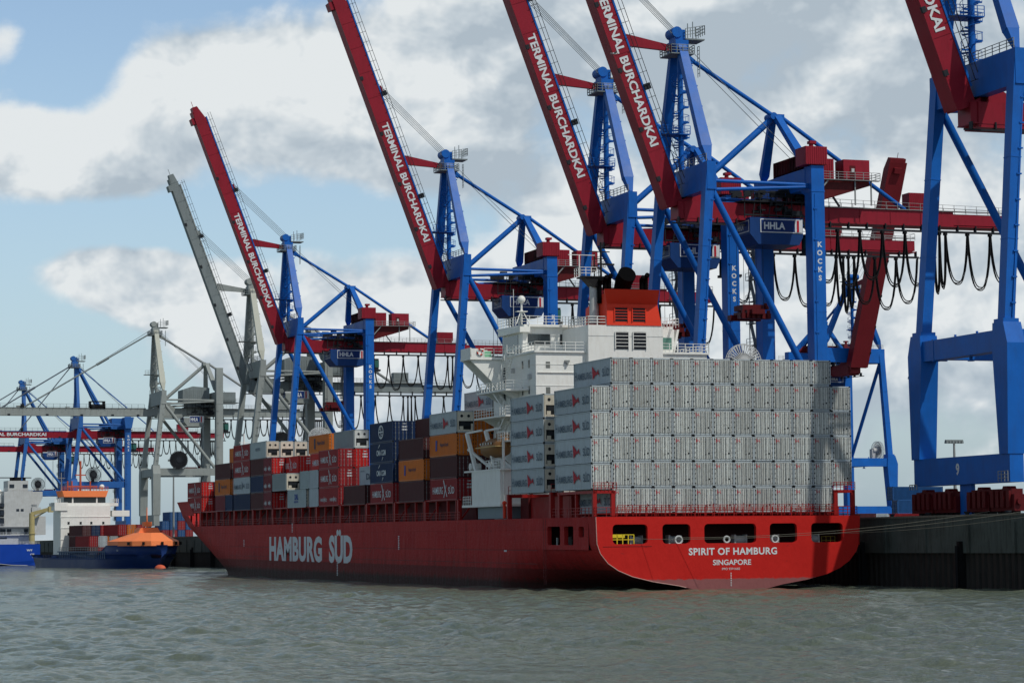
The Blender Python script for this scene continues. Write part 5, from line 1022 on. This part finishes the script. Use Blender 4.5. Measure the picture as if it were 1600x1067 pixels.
# ------------------------------------------------------------------ feeder ships at the far quay
def simple_hull(mb, L, Bh, D, Db, stern=.8, m=0):
    """bow towards -y; half breadth by station, deck rises to the bow"""
    st = [(-L / 2, 0.0, 0.0), (-L / 2 + 2, .30, .02), (-L / 2 + 6, .68, .25), (-L / 2 + 12, .93, .6), (-L / 2 + 20, 1, .93), (-L / 2 + 30, 1, 1), (L / 2 - 15, 1, 1), (L / 2 - 4, .98, .85), (L / 2, .93, .45)]
    zs = [-1, 0, 1, 2.2, 3.6, D]
    for sg in (-1, 1):
        vs = []
        for (y, t, w) in st:
            dk = Db if y < -L / 2 + 21 else D
            for j, z in enumerate(zs + [dk]):
                f = min(1, max(0, z) / 4.0); bb = (w * (1 - f) + t * f) * Bh; yy = y + (3.2 * (1 - min(1, max(0, z) / Db)) if y < -L / 2 + 5 else 0); vs.append((sg * bb, yy, z))
        n = len(zs) + 1
        mb.add(vs, [((i * n + j), (i * n + j + 1), ((i + 1) * n + j + 1), ((i + 1) * n + j)) if sg > 0 else (((i + 1) * n + j), ((i + 1) * n + j + 1), (i * n + j + 1), (i * n + j)) for i in range(len(st) - 1) for j in range(n - 1)], True, m)
    y, t, w = st[-1]
    pr = [(-Bh * (w * (1 - min(1, max(0, z) / 4)) + t * min(1, max(0, z) / 4)), y, z) for z in zs]; mb.add(pr + [(-a, b, c) for a, b, c in pr[::-1]], [tuple(range(2 * len(zs)))], m=m)
    mb.add([(-Bh, -L / 2 + 18, D), (Bh, -L / 2 + 18, D), (Bh * .95, L / 2, D), (-Bh * .95, L / 2, D)], [(0, 1, 2, 3)], m=m)
def feeder():
    t = thing('feeder_ship', (121.5, 676, 0), 'dark blue feeder ship with an orange whaleback on its bow and a white bridge', 'feeder ship', rot=(0, 0, math.radians(8)))
    L = 92; Bh = 8.6
    m = MB(); simple_hull(m, L, Bh, 2.6, 5.9); m.build('hull', HBLUE, t); ybow = -L / 2
    t.location = (122.6 - math.sin(math.radians(8)) * L / 2, 638 + math.cos(math.radians(8)) * L / 2, 0)
    m = MB(); bw = MB()
    for k in range(26): y = ybow + 21 + k * 1.6; m.box(-Bh - .02, -Bh + .25, y, y + .5, 2.5, 4.3); 
    m.box(-Bh - .03, -Bh + .25, ybow + 21, ybow + 63, 4.2, 4.5); m.build('side_frames', HGRB, t)
    m = MB(); m.box(-Bh + .3, Bh - .3, ybow + 21, ybow + 63, 2.5, 3.0); m.build('hatch', DARK, t)
    # whaleback
    m = MB(); base = [(-8.2, 20), (-8.0, 12), (-6.2, 6), (-2.8, 1.2), (2.8, 1.2), (6.2, 6), (8.0, 12), (8.2, 20)]
    lo = [(x, ybow + y, 5.7) for x, y in base]; mid = [(x * 1.0, ybow + y + .2, 6.9) for x, y in base]; top = [(x * .42, ybow + 10 + (y - 10) * .45, 9.0) for x, y in base]; n = 8
    m.add(lo + mid + top, [(i, (i + 1) % n, n + (i + 1) % n, n + i) for i in range(n)] + [(n + i, n + (i + 1) % n, 2 * n + (i + 1) % n, 2 * n + i) for i in range(n)] + [tuple(range(2 * n, 3 * n))])
    m.prism([(-3.0, ybow + 11, 8.9), (3.0, ybow + 11, 8.9), (2.2, ybow + 11, 10.3), (-2.2, ybow + 11, 10.3)], (0, 4, 0)); m.tube((0, ybow + 13, 10.3), (0, ybow + 13, 15.5), .25, 8, .1); m.box(-1, 1, ybow + 12, ybow + 14, 10.6, 11.8); m.build('whaleback', ORA, t)
    m = MB()
    for x, y in ((-6.9, 7), (-4.3, 2.9), (4.3, 2.9), (6.9, 7), (0, .9)): m.box(x - .25, x + .25, ybow + y - .3, ybow + y + .3, 5.9, 6.7)
    m.build('mooring_port', BLACK, t)
    m = MB(); m.sphere((0, ybow + 2.6, -.1), 1.35, 10, 1, 1.6, .8); m.build('bulbous_bow', PINK, t)
    l = MB(); text_into(l, 'WES TRITON', (-7.9, ybow + 13.5, 4.6), (-.17, -.98, 0), (0, 0, 1), 6.0, .5); l.build('bow_lettering', TWHITE, t)
    # accommodation
    y0 = ybow + 64; DZ = -3.9; m = MB(); m.box(-7.4, 6.6, y0, y0 + 7, 6.5, 20.8); m.box(-9.2, 9.0, y0 + .4, y0 + 5, 20.6, 21.5); m.box(-9.2, -5.5, y0 - .3, y0 + 3, 19.4, 21.6)
    for z in (11.5, 14.6, 17.6): m.box(-7.6, 6.8, y0 - .12, y0, z, z + .2)
    m.box(7.4, 12.4, y0 + 1, y0 + 9, 17.8, 19.4); m.build('accommodation_block', WHITE, t, (0, 0, -3.9))
    m = MB(); m.box(-6.4, 5.4, y0 + .6, y0 + 5, 21.5, 23.1); m.build('bridge_windows', GLASS, t, (0, 0, -3.9))
    for x in (-3.9, 2.9): m = MB(); m.box(x - .2, x + .2, y0 + .5, y0 + .62, 21.5, 23.1); m.build('window_post', WHITE, t, (0, 0, -3.9))
    m = MB(); m.prism([(-7.0, y0 + .1, 24.8), (6.0, y0 + .1, 24.8), (5.4, y0 + .1, 23.1), (-6.4, y0 + .1, 23.1)], (0, 6, 0)); m.build('bridge_visor', ORA, t, (0, 0, -3.9))
    for z in (13.0, 16.0):
        for x in (-5.2, -1.8, 1.2, 4.6): m = MB(); m.box(x - .3, x + .3, y0 - .05, y0 + .05, z - .35, z + .35); m.build('porthole', GLASS, t, (0, 0, -3.9))
    m = MB(); m.rail([(-7, y0 + .3, 24.8), (6, y0 + .3, 24.8)], 1.1, .8, .05, 3)
    m.tube((-1, y0 + 3, 24.8), (-1, y0 + 3, 33), .3, 8); m.box(-2.4, .4, y0 + 2.8, y0 + 3.2, 29, 29.3)
    for x in (-4.6, -3.4, 1.8): m.tube((x, y0 + 3, 24.8), (x, y0 + 3, 27.5), .2, 6)
    m.box(-5, 3.5, y0 + 2, y0 + 2.4, 25.8, 26.2); m.build('mast', mat('mast_red', (.45, .10, .06), .5), t, (0, 0, -3.9))
    m = MB(); m.sphere((4.8, y0 + 2, 25.9), .7, 8); m.build('radome', WHITE, t, (0, 0, -3.9))
    m = MB(); m.rail([(-8.4, ybow + 21, 4.5), (-8.4, ybow + 62, 4.5)], 1.0, 2.2, .05, 2); m.build('deck_railing', STEEL, t)
    m = MB(); m.rail([(-9.1, y0 + .4, 17.6), (-7.4, y0 + .4, 17.6)], 1.1, .6, .05, 3); m.rail([(6.6, y0 + .4, 17.6), (9.0, y0 + .4, 17.6)], 1.1, .6, .05, 3); m.build('wing_railing', WHITE, t)
    m = MB(); m.tube((-5.5, y0 + 6, 19), (-5.5, y0 + 6, 26), .12, 6); m.beam((-6.6, y0 + 6, 24.5), (-4.4, y0 + 6, 24.5), .15, .15); m.tube((-4.6, ybow + 12, 10), (-4.6, ybow + 12, 12.5), .1, 5); m.build('signal_mast', STEEL, t)
    # deck load: each box is a thing of its own
    kinds = ['brn', 'nvy', 'brn', 'rpl', 'rpl', 'opl', 'red', 'opl', 'rpl']; gi = 0
    M_ = t.matrix_basis.copy()
    lab = {'brn': 'brown', 'nvy': 'dark blue', 'rpl': 'red', 'opl': 'orange', 'red': 'red lettered', 'wpl': 'white'}
    rows = [(y0 - 14, 6, 3, ['brn', 'nvy', 'rpl', 'rpl', 'rpl', 'opl']), (y0 - 14, 6, 2, ['brn', 'nvy', 'opl', 'wpl', 'brn', 'opl']), (y0 - 14, 6, 1, ['brn', 'brn', 'nvy', 'wpl', 'rpl', 'brn']),
            (y0 - 28, 2, 2, ['rpl', 'wpl']), (y0 - 28, 2, 1, ['brn', 'rpl'])]
    for y, nr, tr_, ks in rows:
        for i, k in enumerate(ks):
            if y < y0 - 20: x = -8.1 + i * 2.5
            else: x = -5.6 + i * 2.5 if nr == 6 else -7.6 + i * 2.5
            p = M_ @ Vector((x, y, 2.6 + (tr_ - 1) * 2.93)); 
            c = container(k, p.x, p.y, p.z, 'small %s container, %s tier, %s from left, %s on the blue feeder' % (lab[k], TN[tr_], ORD[i + 1], 'bridge stack' if y > y0 - 20 else 'forward stack'), 'containers on the dark blue feeder ship', 0); c.rotation_euler = (0, 0, math.radians(8))
    for y, x, tr_, k in ((y0 - 30, 4.2, 3, 'rpl'), (y0 - 30, 1.6, 3, 'opl'), (y0 - 30, -.9, 3, 'rpl')):
        p = M_ @ Vector((x, y, 2.6 + (tr_ - 1) * 2.93)); c = container(k, p.x, p.y, p.z, 'small %s container at x %s behind the orange whaleback' % (lab[k], 'right' if x > 4 else 'middle' if x > 0 else 'left'), 'containers on the dark blue feeder ship', 0)
        c['label'] = '%s %s container just behind the orange whaleback of the feeder ship' % ({4.2: 'rightmost', 1.6: 'middle', -.9: 'leftmost'}[x], lab[k]); c.rotation_euler = (0, 0, math.radians(8))
feeder()
def second_ship():
    t = thing('coastal_ship', (104.0, 850, 0), 'white ship with bright blue stern at the left edge, square grey-white deckhouse', 'ship', rot=(0, 0, math.radians(4))); t.scale = (1, 1, .7)
    m = MB(); Bh = 9.0; a = -45
    pr = [(-8.9, a, 9.5), (-8.9, a, 4.5), (-7.5, a, 2.4), (-4.5, a, 1.0), (0, a + .3, .3), (5, a + .3, .1), (8.2, a, .1), (8.9, a, 2.6), (8.9, a, 9.5)]
    m.prism(pr, (0, 92, 0)); m.box(-8.6, 8.6, a + 6, a + 90, -1, 2.6); m.build('hull', HBLU2, t)
    m = MB(); m.path([(x, y - .06, z) for x, y, z in pr[1:6]], .12, 5); m.build('hull_trim', OFFW, t)
    l = MB(); text_into(l, 'WY', (5.6, a - .05, 6.8), (1, 0, 0), (0, 0, 1), 1.9, .9, .05); text_into(l, 'GI', (6.4, a - .05, 5.0), (1, 0, 0), (0, 0, 1), 1.2, .75, .04); text_into(l, 'IMO', (7.0, a - .05, 3.8), (1, 0, 0), (0, 0, 1), 1.1, .4, .02); l.build('stern_lettering', TWHITE, t)
    y0 = a + 8
    m = MB(); m.box(-8.8, 8.8, y0, y0 + 16, 9.5, 13.4); m.box(-8.9, 8.9, y0 - .6, y0 + 16, 13.4, 13.7); m.box(-8.8, 8.8, y0 + 1, y0 + 16, 13.7, 17.2); m.box(-8.9, 8.9, y0 - .5, y0 + 14, 17.2, 17.5)
    m.box(-.5, 8.0, y0 + 1.5, y0 + 14, 17.5, 33.2); m.box(-8.6, -2, y0 + 2.5, y0 + 14, 17.5, 28.0); m.box(.5, 8.6, y0 + 1.5, y0 + 10, 33.2, 33.5); m.box(.8, 7.2, y0 + 2, y0 + 9, 33.5, 38.0); m.box(-6, -.5, y0 + 3, y0 + 10, 28, 31.5)
    m.prism([(8.0, y0 + 5, 17.5), (12.4, y0 + 5, 30.3), (12.4, y0 + 5, 33.2), (8, y0 + 5, 33.2)], (0, 6, 0)); m.box(8, 13, y0 + 3, y0 + 12, 13.7, 22); m.box(8.2, 11, y0 + 1, y0 + 3, 22, 26)
    for z in (17.5, 21.4, 25.0): m.box(-8.9, -.5, y0 + .8, y0 + 2.6, z, z + .25)
    m.build('superstructure', OFFW, t)
    m = MB(); m.box(-8.65, -2.4, y0 + 2.3, y0 + 2.5, 22.2, 27.8); m.build('blue_screen', mat('screen_blue', (.22, .34, .42), .4), t)
    for x, z, w, h in ((-6.8, 19.3, 2.2, 3.0), (-4.0, 19.3, 2.2, 3.0), (-1.4, 19.3, 1.6, 3.0), (-1.0, 15.2, 1.8, 2.4), (1.0, 15.2, 1.4, 2.4), (6.4, 15.2, 1.4, 2.4), (2.0, 35.6, 1.5, 1.6), (6.2, 35.6, 1.5, 1.6), (-1.2, 23.5, 1.2, 2.0), (-1.2, 27, 1.2, 1.6), (-4.5, 30.3, 2, .8), (3.8, 24.8, .9, 1.1), (5.2, 24.8, .9, 1.1), (-5.2, 11.4, 2.2, .8), (-1.0, 12.3, 2.2, .6)):
        m = MB(); m.box(x - w / 2, x + w / 2, y0 + (-.08 if z < 14 else .92 if z < 16.9 else 1.42 if x > -.4 and z < 33 else 1.9 if z > 33 else .7), y0 + 2.7, z - h / 2, z + h / 2); m.build('window', mat('dark_opening', (.03, .04, .055), .3), t)
    m = MB(); m.rail([(-8.8, y0 - 7, 9.5), (8.8, y0 - 7, 9.5)], 1.2, 1.0, .05, 3); m.rail([(-8.8, y0 - .5, 13.7), (8.8, y0 - .5, 13.7)], 1.2, 1.1, .05, 3); m.rail([(-8.6, y0 - .4, 17.5), (8.6, y0 - .4, 17.5)], 1.2, 1.1, .05, 3); m.rail([(-.5, y0 + 1.5, 33.4), (12, y0 + 1.5, 33.4)], 1.1, 1.2, .05, 3); m.build('railing', OFFW, t)
    m = MB(); m.tube((4, y0 + 4, 38), (4, y0 + 4, 39.6), 1.4, 12); m.tube((2.2, y0 + 4, 38), (2.2, y0 + 4, 39.3), .5, 8); m.tube((6.3, y0 + 4, 38), (6.3, y0 + 4, 39.3), .5, 8); m.box(-1.5, 8.5, y0 + 3.5, y0 + 4, 39.2, 39.6); m.build('exhaust_pipe', BLACK, t)
    m = MB(); m.tube((6.9, y0 - 5, 9.5), (6.9, y0 - 5, 23.3), .95, 14, .85); m.beam((6.9, y0 - 5, 23), (13, y0 - 7, 25.4), 1.2, 1.5); m.beam((6.9, y0 - 5, 20.5), (11.5, y0 - 6.4, 24.4), .5, .5); m.box(11.6, 13.6, y0 - 7.6, y0 - 6.4, 23.6, 26.2); m.tube((6.9, y0 - 5, 14), (6.9, y0 - 5, 14.4), 1.15, 14)
    m.build('deck_crane', CREAM, t)
    m = MB(); m.tube((-5.2, y0 + 4, 31.5), (-5.2, y0 + 4, 44), .25, 6); m.beam((-7.2, y0 + 4, 40), (-3.2, y0 + 4, 40), .2, .2); m.beam((-6.6, y0 + 4, 42), (-3.8, y0 + 4, 42), .2, .2); m.sphere((-1.5, y0 + 5, 33.4), .9, 8); m.tube((-3.4, y0 + 5, 31.5), (-3.4, y0 + 5, 37), .1, 5); m.tube((-.9, y0 + 5, 31), (-.9, y0 + 5, 33), .2, 6); m.build('radome', WHITE, t)
second_ship()

# ------------------------------------------------------------------ terminal background
def mast(x, y, h, label):
    t = thing('floodlight_mast', (x, y, QZ), label, 'floodlight mast', 'tall floodlight masts over the terminal')
    m = MB(); m.tube((0, 0, 0), (0, 0, h), .38, 10, .18); m.build('pole', STEEL, t)
    m = MB(); m.box(-1.7, 1.7, -.25, .25, h - .15, h + .1)
    for k in range(6): m.box(-1.7 + k * .6, -1.3 + k * .6, -.4, .4, h - .55, h - .15)
    m.build('lamp_head', GREYD, t)
mast(220, 406.5, 15, 'floodlight mast seen inside the frame of the nearest crane')
mast(152, 775, 24, 'floodlight mast behind the round cable reel of the grey crane')
mast(300, 574, 38, 'floodlight mast behind the leg of the distant sideways crane')
for i, (k, x, y, z, rz) in enumerate([('blu', 160, 822, 2, 0), ('blu', 162.6, 822, 2, 0), ('blu', 165.2, 822, 2, 0), ('blu', 160, 822, 1, 0), ('rpl', 162.6, 822, 1, 0), ('blu', 165.2, 822, 1, 0), ('rpl', 160, 822, 0, 0), ('blu', 162.6, 822, 0, 0), ('rpl', 165.2, 822, 0, 0), ('blu', 157.4, 822, 1, 0), ('rpl', 157.4, 822, 0, 0),
                                  ('blu', 249, 488, 1, 88), ('rpl', 249, 488, 0, 88), ('wpl', 262, 488, 0, 88), ('blu', 250, 492, 2, 88), ('wpl', 231, 480, 0, 88), ('rpl', 243, 482, 0, 88), ('blu', 218, 470, 0, 88), ('brn', 226, 476, 0, 88), ('rpl', 276, 500, 0, 88)]):
    col_ = KIN[k][6]
    c = container(k, x, y, QZ + z * 2.9, '%s number %d' % (col_, i), 'containers in the terminal yard', 0); c.rotation_euler = (0, 0, math.radians(-rz if rz else 0))
    c['label'] = ('%s in the yard beyond the ship bow, %s level, %s column' % (col_, ['ground', 'middle', 'top'][z], ORD[int((x - 157.4) / 2.6 + .5) + 1])) if y > 700 else '%s on the far quay beyond the stern, %s of that yard row' % (col_, {249: 'ground level' if z == 0 else 'upper level', 262: 'fourth', 250: 'topmost', 231: 'third', 243: 'middle', 218: 'leftmost', 226: 'second', 276: 'rightmost'}[x])
def line(a, b, sag, label):
    m = MB(); a, b = Vector(a), Vector(b); pts = [a + (b - a) * k / 24 - Vector((0, 0, sag * 4 * (k / 24) * (1 - k / 24))) for k in range(25)]
    m.path(pts, .022, 5); o = m.build('mooring_line', ROPE); tag(o, label, 'rope', 'mooring lines from the stern')
line((105.8, 268.3, 5.8), (137.8, 238, 8.4), .9, 'lower mooring line from the leftmost stern opening to the quay')
line((110.0, 268.3, 5.9), (137.8, 247, 8.4), .7, 'mooring line from the second stern opening to the quay')
line((128.6, 268.3, 6.2), (137.8, 229, 8.4), .5, 'mooring line from the rightmost stern opening to the quay')
def gull(x, y, z, w, label):
    t = thing('seagull', (x, y, z), label, 'bird', 'seagulls in the sky')
    m = MB(); m.sphere((0, 0, 0), .14, 8, 2.0, 1, .8); m.sphere((.34, 0, .05), .09, 6); m.prism([(-.26, -.05, 0), (-.5, -.1, .02), (-.5, .1, .02), (-.26, .05, 0)], (0, 0, .02)); m.build('body', OFFW, t)
    for sg in (-1, 1): m = MB(); m.prism([(.1, sg * .08, .03), (.12, sg * .45, w), (-.12, sg * .95, w * .5), (-.1, sg * .5, w * .9), (-.12, sg * .08, .03)], (0, 0, .02)); m.build('wing', GREYD, t)
gull(100, 260, 59, .12, 'gull gliding at the upper right beside the tall crane mast')
gull(128, 245, 66, .2, 'gull flying at the top edge near the nearest crane')
gull(30, 260, 36, .15, 'gull gliding low in the pale sky at the left')
